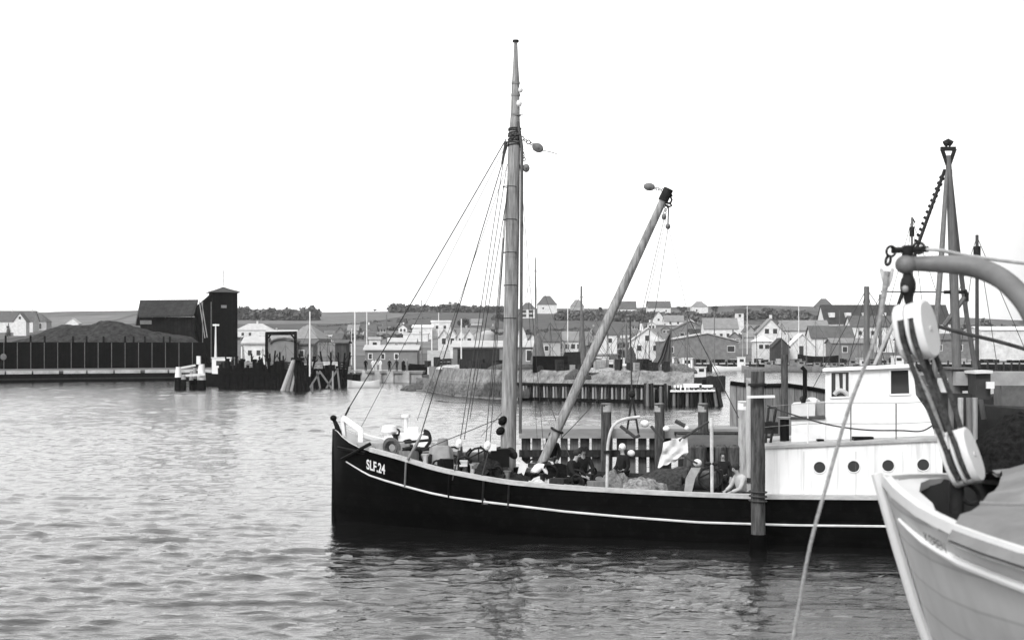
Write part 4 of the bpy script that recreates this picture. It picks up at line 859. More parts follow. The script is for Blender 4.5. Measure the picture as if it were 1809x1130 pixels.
# bow bulwark of the near side is taller and black; stem post
MB().tube([DP(591, 940), DP(591.5, 900), DP(592, 850), DP(592, 800), DP(592, 757)], [.09, .1, .1, .1, .08], 8).build('stem', HB, cut, True)
st = MB().tube([DP(605, 795, .1), DP(600, 772, .05), DP(595, 752), DP(590, 741)], [.11, .1, .07, .05], 8).ball(DP(589, 738), (.1, .1, .09)).build('stem_head', BLACK, cut, True)
# white moulding on the side, writing
SP = [(612, 815), (630, 826), (650, 838), (680, 848), (715, 858), (760, 870), (800, 878), (850, 885), (900, 891), (1000, 903), (1100, 912), (1235, 922), (1400, 927), (1570, 929), (1850, 929)]
def on_side(px, py, out=.0):
    b = 1.5
    for _ in range(12):
        s = sat(px, b); y = BP(s, b, 0).y; z = WZ(py, y); b = hb(max(s, 0), z)
    return BP(s, b + out, z)
pts = [on_side(SP[0][0] + (SP[-1][0] - SP[0][0]) * i / 90, tab(SP, SP[0][0] + (SP[-1][0] - SP[0][0]) * i / 90), .02) for i in range(91)]
MB().tube(pts, [.018 + .014 * min(1, i / 6) for i in range(91)], 6).build('side_moulding', M(.6, .7, .2, 2., bump=.05), cut, True)
MB().tube([on_side(598 + i * 6, 790 + i * 1.2, .03) for i in range(9)], .05, 6).build('bow_rubbing_strake', BLACK, cut, True)
cu = bpy.data.curves.new('txt', 'FONT'); cu.body = 'SLF.24'; cu.size = .3; cu.extrude = 0; cu.offset = .008
to = bpy.data.objects.new('txt', cu); COL.objects.link(to); dgx = bpy.context.evaluated_depsgraph_get(); dgx.update()
tm = bpy.data.meshes.new_from_object(to.evaluated_get(dgx)); wid = max(v.co.x for v in tm.vertices); hgt = max(v.co.y for v in tm.vertices)
mb = MB(); tv = []
for v in tm.vertices:
    px = 647.5 + 33 * v.co.x / wid; py = 827 + (px - 647) * .30 - 17 * v.co.y / hgt; tv.append(on_side(px, py, .012))
mb.add(tv, [tuple(p.vertices) for p in tm.polygons]); mb.build('registration_number', M(.8, .7, .05, 3., bump=0), cut)
bpy.data.objects.remove(to)
for px, a, b_, m in ((718, 815, 860, STEEL), (795, 838, 880, BLACK), (855, 848, 890, IRON), (900, 856, 896, IRON)):
    MB().tube([on_side(px + (a - y) * .05, y, .035) for y in (a, (a + b_) / 2, b_)], .03, 6).build('chain_plate', m, cut)
MB().tube([on_side(604, 810, .06), on_side(620, 803, .1), on_side(640, 792, .12), DP(655, 783, 1.2)], [.03, .045, .05, .05], 7).build('anchor_stock', BLACK, cut, True)
# mast
mz = [(911, 74), (911, 108), (911, 146), (910, 205), (909, 240), (907.5, 300), (906, 380), (904.5, 450), (902, 600), (899, 720), (897, 860)]
mr_ = [3, 4.4, 6.6, 8.2, 10.5, 11, 12, 12.3, 13, 13.5, 14]
def mY(): return BP(sat(899, 0), 0, 0).y
MYY = mY()
mpts = [P(x, y, MYY) for x, y in mz]; mpts2 = [mpts[0]]; rr = [mr_[0]]
MB().tube(mpts, [r / F * MYY for r in mr_], 16).build('mast', SPAR, cut, True)
def mp(x, y, dy=0.): return P(x, y, MYY + dy)
MB().tube([mp(911, 75), mp(911, 71)], .09, 10).build('mast_cap', IRON, cut, True)
for y, r in ((147, 7.6), (168, 8.2), (203, 9.3)): MB().tube([mp(911, y + 2), mp(911, y - 2)], r / F * MYY, 14).build('mast_band', STEEL, cut, True)
for x, y, r in ((919.5, 159, 4.2), (917, 183, 5)): MB().ball(mp(x, y, -.1), (r / F * MYY, r / F * MYY, r * 1.25 / F * MYY)).build('mast_lamp', PAINT_W2, cut, True)
MB().box(mp(921, 196, -.1), (.1, .1, .22)).build('mast_lamp', PAINT_W2, cut)
wr = MB()
for i in range(9): wr.ring(mp(909.5 - i * .2, 228 + i * 3.6, 0), 11.2 / F * MYY, .018, (0.15 * math.sin(i * 2), .1, 1), 16, 5)
for i in range(7): wr.ball(mp(902 + i * 2.7, 240 + 4 * math.sin(i * 2.), -.18), .05)
wr.build('rope_lashing', ROPE_D, cut, True)
MB().tube([mp(915, 215, -.2), mp(922, 260, -.15), mp(921, 500, -.1), mp(919, 765, -.1)], .045, 6).build('halyard', M(.09, .8, .3, 3.), cut)
MB().tube([mp(894, 250), mp(887, 290)], [.05, .035], 6).build('rope_tail', ROPE_D, cut)
for i in range(5): MB().ring(mp(900 + (i % 2), 330 + i * 58, -.15), .19, .012, (0, 0, 1), 14, 4).build('mast_hoop', IRON, cut)
# blocks
def shell(name, c, rx, rz, ang, m, parent=cut):
    q = Matrix.Rotation(ang, 4, 'Y'); return MB().ball(c, (rx, .07, rz), 14, 9, q).ball(V(c) - V((0, .07, 0)), (rx * .35, .02, rx * .35), 8, 5).build(name, m, parent, True)
def chainline(a, b, r=.028, n=None, parent=cut, name='chain', m=IRON):
    a, b = V(a), V(b); L_ = (b - a).length; n = n or max(3, int(L_ / (r * 3.2))); mb = MB()
    for i in range(n):
        c = a.lerp(b, (i + .5) / n); mb.ring(c, r * 2., r * .55, (0, 1, 0) if i % 2 else (0.3, .4, 1), 8, 4)
    return mb.build(name, m, parent)
WB = M(.14, .7, .3, 5.)
chainline(mp(914, 240, -.1), mp(942, 256, -.1)); shell('block', mp(950, 261, -.1), .17, .13, .5, WB)
MB().tube([mp(959, 266, -.1), mp(970, 268, -.1), mp(984, 272, -.1)], .014, 4).build('rope_end', ROPE_D, cut)
chainline(mp(918, 250, -.1), mp(927, 284, -.1), .02); shell('block', mp(929.5, 297, -.1), .1, .12, 0, WB)
# boom (derrick)
BT = DP(1178, 340, -.2); BF = DP(946, 842, .3)
MB().tube([BF, BF.lerp(BT, .5), BT], [.13, .14, .105], 12).build('boom', SPAR, cut, True)
MB().tube(line(BT.lerp(BF, .03), BT + V((.05, 0, .1)), n=3), .14, 10).build('boom_cap', IRON, cut, True)
bp_ = BF.lerp(BT, .165); MB().ring(bp_, .17, .035, (BT - BF), 14, 6).build('boom_band', IRON, cut, True)
y_ = BT.y
shell('block', P(1147, 330, y_), .16, .11, .1, WB); chainline(P(1155, 332, y_), P(1177, 338, y_), .02)
chainline(P(1181, 340, y_), P(1180, 366, y_), .05); chainline(P(1178, 360, y_), P(1174, 378, y_), .02); shell('block', P(1173, 383, y_), .07, .09, 0, WB)
MB().tube([P(1181, 366, y_), P(1180, 396, y_)], .02, 5).build('hanging_line', ROPE_D, cut); shell('block', P(1180, 400, y_), .07, .08, 0, WB)
# rigging lines
def rig(name, a, b, r=.012, sag=0., m=ROPE_D): return MB().tube(line(a, b, sag), r, 5).build(name, m, cut)
rig('forestay', mp(894, 246), DP(617, 719), .017, .05); rig('forestay', DP(617, 719), DP(606, 742), .03, 0, IRON)
rig('jib_stay', mp(893, 258), DP(637, 756), .008, .05)
rig('shroud', mp(898, 252, -.1), DP(742, 772, 1.8), .016); MB().tube([DP(745, 765, 1.8), DP(735, 786, 1.9), DP(720, 812, 1.95)], [.03, .05, .04], 6).build('rigging_screw', STEEL, cut)
rig('shroud', mp(893, 300, .1), DP(737, 742, -1.9), .008)
for (x0, y0, x1, y1, b) in ((893, 262, 813, 778, 2.1), (896, 290, 820, 776, 2.1), (896, 330, 858, 782, 2.1), (899, 300, 866, 780, 2.1), (890, 420, 868, 700, -2.0), (895, 350, 830, 740, -2.)):
    rig('shroud', mp(x0, y0), DP(x1, y1, b), .012)
for px, py in ((811, 783), (861, 787)): shell('lanyard_block', DP(px, py, 2.1), .09, .13, .2, PAINT_W)
for px, py, q in ((811, 795, 848), (861, 800, 850)): rig('lanyard', DP(px + 1, py, 2.1), DP(px - 12, q, 2.15), .02)
rig('backstay', mp(925, 340, .1), DP(1062, 530, -.5), .005); rig('topping_lift', mp(918, 255, .1), P(1141, 327, y_), .004, .1)
rig('running_backstay', mp(916, 262, .1), DP(962, 810, -1.9), .008); rig('running_backstay', mp(920, 330, .1), DP(950, 790, -1.9), .006)
rig('fall', P(1173, 388, y_), DP(1113, 640, 0), .009); rig('fall', P(1176, 388, y_), DP(1120, 640, .2), .007); rig('fall', P(1180, 404, y_), DP(1158, 545, -.3), .009); rig('fall', DP(1158, 545, -.3), DP(1120, 700, -.3), .007)
rig('guy', P(1182, 405, y_), DP(1216, 560, -1.9), .006); rig('guy', DP(1216, 560, -1.9), DP(1305, 738, -2.), .014)
rig('hook_chain', DP(1113, 560, 0), DP(1116, 690, 0), .022); 
MB().bar(DP(1117, 700, 0), DP(1107, 765, 0), .05).bar(DP(1117, 700, 0), DP(1128, 765, 0), .05).bar(DP(1110, 740, 0), DP(1124, 740, 0), .05).ball(DP(1116.5, 696, 0), .1).build('trawl_hook_frame', IRON, cut)
rig('tackle_line', DP(745, 795, 1.5), DP(884, 738, 0), .012); rig('tackle_line', DP(850, 770, .5), DP(890, 725, .1), .008)
rig('tackle_line', DP(1060, 700, -1), DP(990, 775, 0), .012, .03); rig('tackle_line', DP(968, 705, -.5), DP(1015, 830, .5), .012)
# bow gear
MB().bar(DP(606, 737, .2), DP(637, 759, .3), .14, .12).bar(DP(637, 757, .3), DP(637, 787, .3), .14).bar(DP(606, 742, .2), DP(609, 770, .1), .1).build('bow_davit', PAINT_W, cut)
t_ = MB().tube([DP(688, 796, -.4), DP(688, 765, -.4)], .16, 12).tube([DP(688, 768, -.4), DP(688, 762, -.4), DP(688, 752, -.4), DP(688, 750, -.4)], [.18, .24, .2, .05], 12).build('deck_vent', PAINT_W, cut, True)
MB().tube([DP(717, 790, -1.2), DP(717, 734, -1.2)], .055, 10).tube([DP(717, 737, -1.2), DP(717, 732, -1.2)], .13, 10).build('white_post', PAINT_W, cut, True)
MB().box(DP(730, 772, -.8), (.32, .3, .6)).box(DP(722, 776, -.8), (1.2, .9, .35)).build('bitts', PAINT_W, cut)
MB().box(DP(680, 795, 0), (1.5, 1.2, .5)).box(DP(760, 812, -.2), (1.8, 1.6, .6)).build('fore_hatch', M(.3, .8, .4, 3.), cut)
def coil(c, r, m, label, seed, nrm=(0, 1, 0), n=8, rt=.03):
    rnd = random.Random(seed); mb = MB()
    for i in range(n * 3):
        mb.ring(V(c) + V((rnd.uniform(-.04, .04), rnd.uniform(-.09, .09), rnd.uniform(-.04, .04))), r * rnd.uniform(.6, 1.), rt, V(nrm) + V((rnd.uniform(-.2, .2), 0, rnd.uniform(-.2, .2))), 18, 5)
    return mb.mono('rope_coil', m, label, 'rope coil', smooth=True)
coil(DP(692, 790, 1.0), .25, M(.1, .95, .4, 10.), 'coil of dark rope standing against the bow rail of the cutter', 1, (.35, 1, 0))
coil(DP(728, 798, 1.3), .24, IRON, 'heap of dark chain beside the first shroud of the cutter', 2, (0, .6, 1))
coil(DP(1010, 860, 1.6), .22, ROPE, 'flat coil of rope lying on deck by the seated men', 3, (0, .1, 1), 5)
# anchor lying on the fore deck
t = thing('anchor', 'black anchor lying across the rail of the fore deck', 'anchor', DP(745, 775, .8))
MB().tube([DP(715, 781, .9), DP(758, 777, .9)], .04, 8).build('shank', IRON, t, True); MB().tube(crv([DP(752, 790, .9), DP(760, 778, .9), DP(757, 764, .9), DP(749, 760, .9)]), .045, 7).build('arm', IRON, t, True)
MB().add([DP(746, 768, .8), DP(762, 771, .8), DP(752, 758, .8), DP(746, 768, 1.), DP(762, 771, 1.), DP(752, 758, 1.)], [(0, 1, 2), (5, 4, 3), (0, 3, 4, 1), (1, 4, 5, 2), (2, 5, 3, 0)]).build('fluke', IRON, t)
# canvas covered capstan with a round top
t = thing('canvas_cover', 'grey canvas cover with a hat shaped top draped over the fore deck capstan', 'cover', DP(779, 830, .8)); c = DP(779, 800, .8); rows = []
for (py, r) in ((773, .0), (774, .12), (778, .15), (786, .16), (788, .26), (793, .3), (812, .36), (835, .42)):
    z = WZ(py, c.y); rows.append([V((c.x + r * (1 + .12 * math.sin(5 * a) * (py > 788)) * math.cos(a) + (.05 if py < 788 else 0), c.y + r * math.sin(a) * .9, z)) for a in [2 * math.pi * j / 30 for j in range(31)]])
MB().grid(rows[3:]).build('canvas', CANVAS, t, True); MB().grid(rows[:4]).build('cap', M(.22, .9, .2, 3.), t, True)
# windlass and winch
def winch(px, b, w, label, seed):
    c = DP(px, 0, b); c.z = deck_z(sat(px, b)); t = thing('winch', label, 'winch', c); x, y, z = c
    MB().box((x, y, z + .06), (w, .8, .12)).build('bed', IRON, t)
    for sg in (-1, 1): MB().slab([(x + sg * w * .36, y - .35, z), (x + sg * w * .36, y + .35, z), (x + sg * w * .36, y + .15, z + 1.1), (x + sg * w * .36, y - .15, z + 1.1)], (.07, 0, 0)).build('side_frame', IRON, t)
    MB().tube([(x - w * .3, y, z + .8), (x + w * .3, y, z + .8)], .26, 16).build('drum', M(.06, .5, .4, 5.), t, True)
    for sg in (-1, 1):
        MB().tube([(x + sg * w * .26, y, z + .8), (x + sg * w * .3, y, z + .8)], .42, 20).build('flange', IRON, t, True)
        MB().tube([(x + sg * w * .38, y, z + .8), (x + sg * w * .44, y, z + .8), (x + sg * w * .5, y, z + .8)], [.12, .08, .13], 12).build('warping_head', IRON, t, True)
    MB().ring((x + w * .1, y - .38, z + .9), .3, .03, (0, 1, 0)).bar((x + w * .1 - .3, y - .38, z + .9), (x + w * .1 + .3, y - .38, z + 1.2), .04).bar((x + w * .1, y - .38, z + .6), (x + w * .1, y - .38, z + 1.2), .04).build('gear_wheel', IRON, t, True)
    return t
winch(838, .5, 1.3, 'black winch with a spoked gear wheel just left of the mast', 1); winch(878, -.6, 1.0, 'black winch behind the foot of the mast', 2)
winch(1243, .6, 1.2, 'black trawl winch between the white post and the cloth', 3)
MB().tube([DP(822, 842, 1.), DP(824, 800, 1.), DP(832, 792, 1.)], .03, 6).tube([DP(858, 842, 1.), DP(856, 795, 1.), DP(848, 788, 1.)], .03, 6).build('winch_lever', IRON, cut)
def deck_pile(name, px, b, w, h, dp, label, m, seed):
    s = sat(px, b); c = BP(s, b, deck_z(s)); rows = []
    for i in range(14):
        f_ = i / 13; rows.append([V((c.x + w / 2 * math.sin(f_ * 1.57) * math.cos(a) * (1 + .2 * noise.noise(V((math.cos(a) * 2, math.sin(a) * 2, seed)))), c.y + dp / 2 * math.sin(f_ * 1.57) * math.sin(a),
            c.z + .07 * noise.noise(V((math.cos(a) * 9 * f_, math.sin(a) * 9 * f_, seed))) + h * math.cos(f_ * 1.57) ** .6 * (1 + .16 * noise.noise(V((math.cos(a) * 4 * f_, math.sin(a) * 4 * f_, seed + 5)))) + .05 * noise.noise(V((a * 5, f_ * 14, seed))))) for a in [2 * math.pi * j / 32 for j in range(33)]])
    return MB().grid(rows).mono(name, m, label, 'net', smooth=True)
deck_pile('rope_heap', 905, 1.3, 1.2, .75, .8, 'black heap of rope at the rail right below the mast foot', M(.015, 1., .6, 12., bump=1.), 11)
deck_pile('rope_heap', 866, 1.2, .9, 1.0, .8, 'black heap of gear at the rail left below the mast foot', M(.015, 1., .6, 12., bump=1.), 12)
deck_pile('rope_heap', 722, 1.2, .9, .8, .6, 'dark heap of lashings behind the rope coil at the bow', M(.02, 1., .6, 12., bump=1.), 13)
deck_pile('net_heap', 1210, -.8, 3.2, 1.0, 1.2, 'dark net heap by the far rail behind the cloth', M(.05, 1., .6, 12., bump=1.), 14)
rr = random.Random(2)
for i in range(95):                       # small gear, lashings and shackles lying about the fore deck and by the winches
    px = rr.uniform(690, 1060); b = rr.uniform(-1.2, 1.7); c = on_d(px, b); k_ = i % 4
    if k_ == 0: MB().ring(c + V((0, 0, rr.uniform(.5, .9))), rr.uniform(.12, .25), .03, (rr.uniform(-1, 1), 1, rr.uniform(0, 1)), 12, 5).build('deck_ring', IRON, cut)
    elif k_ == 1: MB().bar(c + V((0, 0, .03)), c + V((rr.uniform(-.7, .7), rr.uniform(-.3, .3), rr.uniform(.2, .8))), .06).build('handspike', DARKWOOD, cut)
    elif k_ == 2: MB().tube([c, c + V((0, 0, .75)), c + V((0, 0, .82))], [.08, .07, .12], 8).build('bollard', (IRON, STEEL, PAINT_W2)[i % 3], cut, True)
    else: MB().box(c + V((0, 0, .4)), (rr.uniform(.2, .5), .3, rr.uniform(.6, .9)), rr.uniform(-1, 1)).build('gear_box', (BLACK, DARKWOOD, TIMBER)[i % 3], cut)
for i, (px, py) in enumerate([(788, 822), (800, 838), (826, 843), (846, 838), (865, 835), (880, 845), (905, 800), (888, 742), (884, 760)]):
    b = rr.uniform(.4, 1.6) if i < 7 else .0; shell('deck_fitting', DP(px, py, b) - V((0, .25 * (i > 6), 0)), rr.uniform(.09, .15), rr.uniform(.1, .2), rr.uniform(-1, 1), (IRON, BLACK, STEEL)[i % 3] if i < 7 else BLACK)
for i, (px, py, m) in enumerate([(801, 826, PAINT_W2), (819, 818, PAINT_W2), (870, 790, PAINT_W2), (858, 835, TIMBER_L), (840, 822, TIMBER)]):
    MB().box(DP(px, py, 1.2), (.22, .2, .16)).build('deck_fitting', m, cut)
MB().box(DP(884, 808, 1.0), (.5, .4, .5)).build('mast_bench', BLACK, cut); MB().slab([DP(912, 845, 1.3), DP(920, 812, 1.3), DP(932, 822, 1.3), DP(921, 850, 1.3)], (0, .3, 0)).build('light_board', CANVAS_L, cut)
MB().box(DP(1000, 868, .7), (4.5, 1.8, .5)).build('main_hatch', M(.16, .9, .3, 3.), cut)
# trawl gallows
gx = DP(1073, 868, 1.9)
MB().tube(crv([DP(1072, 868, 1.9), DP(1073, 820, 1.9), DP(1074, 785, 1.9), DP(1082, 755, 1.9), DP(1100, 741, 1.8), DP(1130, 736, 1.6)], 8), .042, 10).build('gallows_arch', M(.5, .7, .3, 4.), cut, True)
MB().tube([DP(1073, 801, 1.9), DP(1073, 795, 1.9)], .11, 10).build('gallows_band', IRON, cut, True)
MB().tube([DP(1258, 877, 1.95), DP(1257, 738, 1.95)], [.045, .05], 10).build('gallows_post', M(.5, .7, .3, 4.), cut, True); MB().tube([DP(1246, 818, 1.95), DP(1268, 819, 1.95)], .05, 8).build('gallows_clamp', IRON, cut, True)
for q_, r_ in (([(1096, 752, .5), (1122, 772, .5), (1130, 768, .5)], .05), ([(1150, 752, 1.2), (1172, 778, 1.2)], .04), ([(1252, 744, 1.2), (1212, 770, 1.2), (1200, 778, 1.2)], .04), ([(1204, 803, 1.2), (1222, 813, 1.2), (1232, 818, 1.2)], .03), ([(1193, 743, .2), (1210, 752, .2)], .06)):
    MB().tube([DP(*p) for p in q_], r_, 6).build('rig_spar', ROPE_D, cut)
MB().slab([DP(1209, 870, 1.7), DP(1212, 845, 1.7), DP(1222, 826, 1.7), DP(1238, 826, 1.7), DP(1228, 845, 1.7), DP(1222, 870, 1.7)], (0, .08, 0)).build('winch_guard', M(.3, .8, .3, 3.), cut)
for i, (px, py, b, r, l) in enumerate([(1139, 748, 1.3, .1, 'white net float hanging above the cloth'), (1177, 757, -.3, .08, 'small pale float behind the cloth'), (1232, 817, 1.1, .1, 'white oval float right of the cloth'), (1115, 800, .2, .09, 'white float hanging beside the man in black'), (1213, 756, .2, .06, 'tiny pale float over the top corner of the cloth')]):
    MB().ball(DP(px, py, b), (r * 1.2, r, r)).mono('net_float', PAINT_W2, l, 'float', smooth=True)
# cloth
cl = [[(1172, 781), (1193, 775), (1214, 769)], [(1170, 796), (1192, 793), (1215, 785)], [(1166, 808), (1190, 808), (1216, 798)], [(1162, 826), (1184, 818), (1208, 808)]]
rows = []
for i in range(13):
    fi = i / 4; i0 = min(int(fi), 2); fr = fi - i0; r_ = []
    for j in range(17):
        fj = j / 8; j0 = min(int(fj), 1); fk = fj - j0
        q = lambda a, b: V(cl[a][b]).to_2d()
        p = (q(i0, j0) * (1 - fk) + q(i0, j0 + 1) * fk) * (1 - fr) + (q(i0 + 1, j0) * (1 - fk) + q(i0 + 1, j0 + 1) * fk) * fr
        r_.append(DP(p.x, p.y + 1.2 * math.sin(j * 1.3) * i / 12, 1.2 + .16 * noise.noise(V((j * .23, i * .3, 4.)))))
    rows.append(r_)
MB().grid(rows).grid([[p + V((0, .012, 0)) for p in r] for r in rows], True).mono('cloth', CANVAS_L, 'pale torn canvas cloth hung up to dry amidships on the cutter', 'cloth', smooth=True)
NP = M(.2, 1., .9, 9., bump=1.)
deck_pile('net_heap', 1137, 1.4, 1.5, .85, 1., 'pale speckled net heap at the rail under the white gallows', NP, 1); deck_pile('net_heap', 1088, 1.2, .95, .98, 1., 'rounder grey net heap beside the gallows foot', M(.17, 1., .6, 14., bump=1.), 2)
deck_pile('net_heap', 985, .4, 2.2, 1.0, 1.2, 'black net heap behind the foot of the boom', M(.008, 1., .6, 10., bump=1., spec=.05), 3)
deck_pile('net_heap', 960, 1.3, 1.2, .7, .8, 'whitish rag and net heap at the foot of the boom', M(.5, 1., .5, 8., bump=1.), 4)
deck_pile('net_heap', 1815, .3, 3.2, 2.4, 2.6, 'big dark net heap on the after deck behind the lower pulley block', M(.012, 1., .8, 7., bump=1., spec=.05), 5)
deck_pile('net_heap', 1765, 1.0, 1.6, 1.0, 1.0, 'smaller grey net heap next to the big dark one aft of the deckhouse', M(.1, 1., .7, 7., bump=1.), 6)
# deckhouse
def wallz(px, py, b): return DP(px, py, b)
bN, bF = 2.12, -2.0
sA, sB = sat(1352, bN), sat(1665, bN)
zt = lambda s: WZ(792 + (778 - 792) * (s - sA) / (sB - sA), BP(s, bN, 0).y)
dh = MB(); a, b = [], []
for s in (sA, sB): a.append((BP(s, bN, rz_(s) - .5), BP(s, bN, zt(s)), BP(s, bF, zt(s)), BP(s, bF, rz_(s) - .5)))
dh.add(list(a[0]) + list(a[1]), [(0, 1, 2, 3), (7, 6, 5, 4), (0, 4, 5, 1), (1, 5, 6, 2), (2, 6, 7, 3)])
H0 = M(.78, .55, .05, 1., bump=.05, streak=.3)
dh.build('deckhouse', H0, cut)
r_ = []
for s in (sA - .08, sB + .1): r_.append([BP(s, bN + .06, zt(s)), BP(s, bN + .06, zt(s) + .07), BP(s, .8, zt(s) + .14), BP(s, -.8, zt(s) + .14), BP(s, bF - .06, zt(s) + .07), BP(s, bF - .06, zt(s))])
MB().grid(r_).add(r_[0], [tuple(range(6))]).add(r_[1], [tuple(range(6))]).build('deckhouse_roof', M(.36, .8, .3, 2.), cut)
s1 = BP(sA, bN, 0)
for px, py in ((1448, 825), (1508, 823.5), (1569, 822), (1631, 820.5)):
    c = DP(px, py, bN); nrm = BN
    ph = MB().ring(c + nrm * .012, .155, .014, nrm, 24, 8).build('porthole', PAINT_W2, cut, True)
    disc = MB(); u2 = BU; n_ = 24; disc.add([c + nrm * .012] + [c + nrm * .012 + (BU * math.cos(2 * math.pi * i / n_) + V((0, 0, 1)) * math.sin(2 * math.pi * i / n_)) * .15 for i in range(n_)], [(0, 1 + i, 1 + (i + 1) % n_) for i in range(n_)]); disc.build('pane', GLASS, ph)
for px in (1420, 1512, 1595): MB().bar(DP(px, 797, bN + .005), DP(px, 876, bN + .005), .012).build('panel_seam', M(.5, .8, .2, 2.), cut)
# wheelhouse
wN, wF = 1.45, -1.45
def prism(pp, b0, b1): return MB().slab([DP(x, y, b0) for x, y in pp], (BN * (b1 - b0)))
Wp = [(1458, 780), (1458, 655), (1613, 648), (1618, 697), (1640, 728), (1653, 776)]
wb = MB(); nn = len(Wp); A_ = [DP(x, y, wN) for x, y in Wp]; B_ = [p - BN * (wN - wF) for p in A_]
o1 = [(1467, 656.5), (1501, 655.5), (1501, 701), (1467, 702)]; o2 = [(1572, 653), (1606, 652), (1608, 696), (1572, 697)]
def f4(mb, q): mb.add([DP(x, y, wN) for x, y in q], [(0, 1, 2, 3)])
f4(wb, [(1458, 655), (1467, 656.5), (1467, 702), (1458, 780)]); f4(wb, [(1458, 655), (1501, 653), (1501, 655.5), (1467, 656.5)]); f4(wb, [(1458, 780), (1467, 702), (1501, 701), (1501, 779.5)])
f4(wb, [(1501, 653), (1572, 649.9), (1572, 778), (1501, 779.5)]); f4(wb, [(1572, 649.9), (1606, 648.3), (1606, 652), (1572, 653)]); f4(wb, [(1572, 697), (1608, 696), (1618, 697), (1572, 778)])
f4(wb, [(1606, 648.3), (1613, 648), (1618, 697), (1608, 696)]); wb.add([DP(1572, 778, wN), DP(1618, 697, wN), DP(1640, 728, wN), DP(1653, 776, wN)], [(0, 1, 2, 3)])
wb.add(A_ + B_, [tuple(range(nn, 2 * nn))] + [(i, (i + 1) % nn, nn + (i + 1) % nn, nn + i) for i in range(nn)])
wb.build('wheelhouse', PAINT_W, cut)
for o_ in (o1, o2):
    fr = MB(); c4 = [DP(x, y, wN) for x, y in o_]
    for i in range(4): fr.bar(c4[i] + BN * .01, c4[(i + 1) % 4] + BN * .01, .045)
    w_ = fr.build('window', PAINT_W, cut); MB().add([p - BN * .05 for p in c4], [(0, 1, 2, 3)]).build('pane', M(.03, .05, .1, 1., bump=0, spec=.4), w_)
MB().slab([DP(1476, 660, wN - .02), DP(1482, 660, wN - .02), DP(1484, 694, wN - .02), DP(1476, 696, wN - .02)], BN * .01).slab([DP(1489, 660, wN - .02), DP(1494, 660, wN - .02), DP(1494, 690, wN - .02), DP(1489, 690, wN - .02)], BN * .01).build('curtain', CANVAS_L, cut)
MB().tube(crv([DP(1474, 697, wN - .02), DP(1481, 690, wN - .02), DP(1490, 691, wN - .02), DP(1500, 699, wN - .02)]), .06, 8).build('wheel_rim', M(.45, .7, .2, 3.), cut, True)
r_ = [[DP(1453, 656, wN + .12), DP(1453, 652, wN + .12), DP(1455, 650, 0), DP(1453, 652, wF - .1), DP(1453, 656, wF - .1)], [DP(1617, 649, wN + .12), DP(1617, 645, wN + .12), DP(1615, 642, 0), DP(1617, 645, wF - .1), DP(1617, 649, wF - .1)]]
MB().grid(r_).add(r_[0], [(0, 1, 2, 3, 4)]).add(r_[1], [(0, 1, 2, 3, 4)]).build('wheelhouse_roof', PAINT_W, cut)
prism([(1398, 784), (1398, 740), (1458, 739), (1458, 784)], 1.5, -1.2).build('fore_cabin', PAINT_W, cut); prism([(1396, 741), (1396, 737), (1458, 736), (1458, 740)], 1.56, -1.25).build('cabin_ledge', M(.06, .8, .3, 3.), cut)
prism([(1398, 735), (1398, 714), (1440, 712), (1440, 736)], .9, -.6).build('skylight', M(.6, .8, .1, 2.), cut); prism([(1440, 736), (1440, 712), (1457, 711), (1457, 736)], .6, -.6).build('locker', M(.3, .8, .2, 2.), cut)
for px in (1427, 1503, 1583): MB().tube([DP(px, 786 if px < 1500 else 782, 1.95), DP(px - (0 if px > 1500 else 0), 712, 1.95)], .018, 6).build('rail_post', STEEL if px > 1500 else PAINT_W2, cut)
for y in (712, 748): MB().tube([DP(1350, y + 6, 1.95), DP(1427, y, 1.95), DP(1503, y, 1.95), DP(1583, y, 1.95), DP(1650, y - 3, 1.95)], .008, 5).build('handrail', STEEL, cut)
MB().tube(crv([DP(1355, 716, 2.), DP(1385, 727, 2.), DP(1420, 738, 2.), DP(1470, 751, 2.), DP(1530, 759, 2.), DP(1590, 760, 2.), DP(1628, 761, 2.), DP(1652, 748, 2.)]), .02, 6).build('slack_cable', ROPE_D, cut, True)
MB().box(DP(1449, 782, 1.6), (.16, .2, .2)).box(DP(1524, 775, 1.7), (.5, .25, .12)).build('roof_fitting', BLACK, cut)
MB().tube([DP(1386, 789, 1.2), DP(1386, 739, 1.2)], .12, 12).build('stove_pipe', BLACK, cut, True); MB().box(DP(1386, 738, 1.2), (.34, .34, .05)).build('stove_pipe_cap', STEEL, cut)
MB().tube([DP(1411, 740, .3), DP(1422, 700, .3), DP(1422, 654, .3), DP(1416, 648, .3)], .06, 8).build('exhaust_pipe', BLACK, cut, True)
t = thing('step_ladder', 'black narrow step ladder leaning by the tall front pile', 'ladder', DP(1360, 785, 1.2))
MB().bar(DP(1352, 789, 1.5), DP(1358, 720, 1.2), .05).bar(DP(1360, 789, 1.5), DP(1371, 720, 1.2), .05).bar(DP(1358, 720, 1.2), DP(1371, 720, 1.2), .05).build('ladder_frame', IRON, t)
for i in range(4): MB().bar(DP(1354, 772 - i * 9, 1.4), DP(1364, 772 - i * 9, 1.4), .05).build('rung', IRON, t)
MB().box(DP(1362, 755, 1.3), (.34, .2, .3)).build('hung_box', IRON, t)

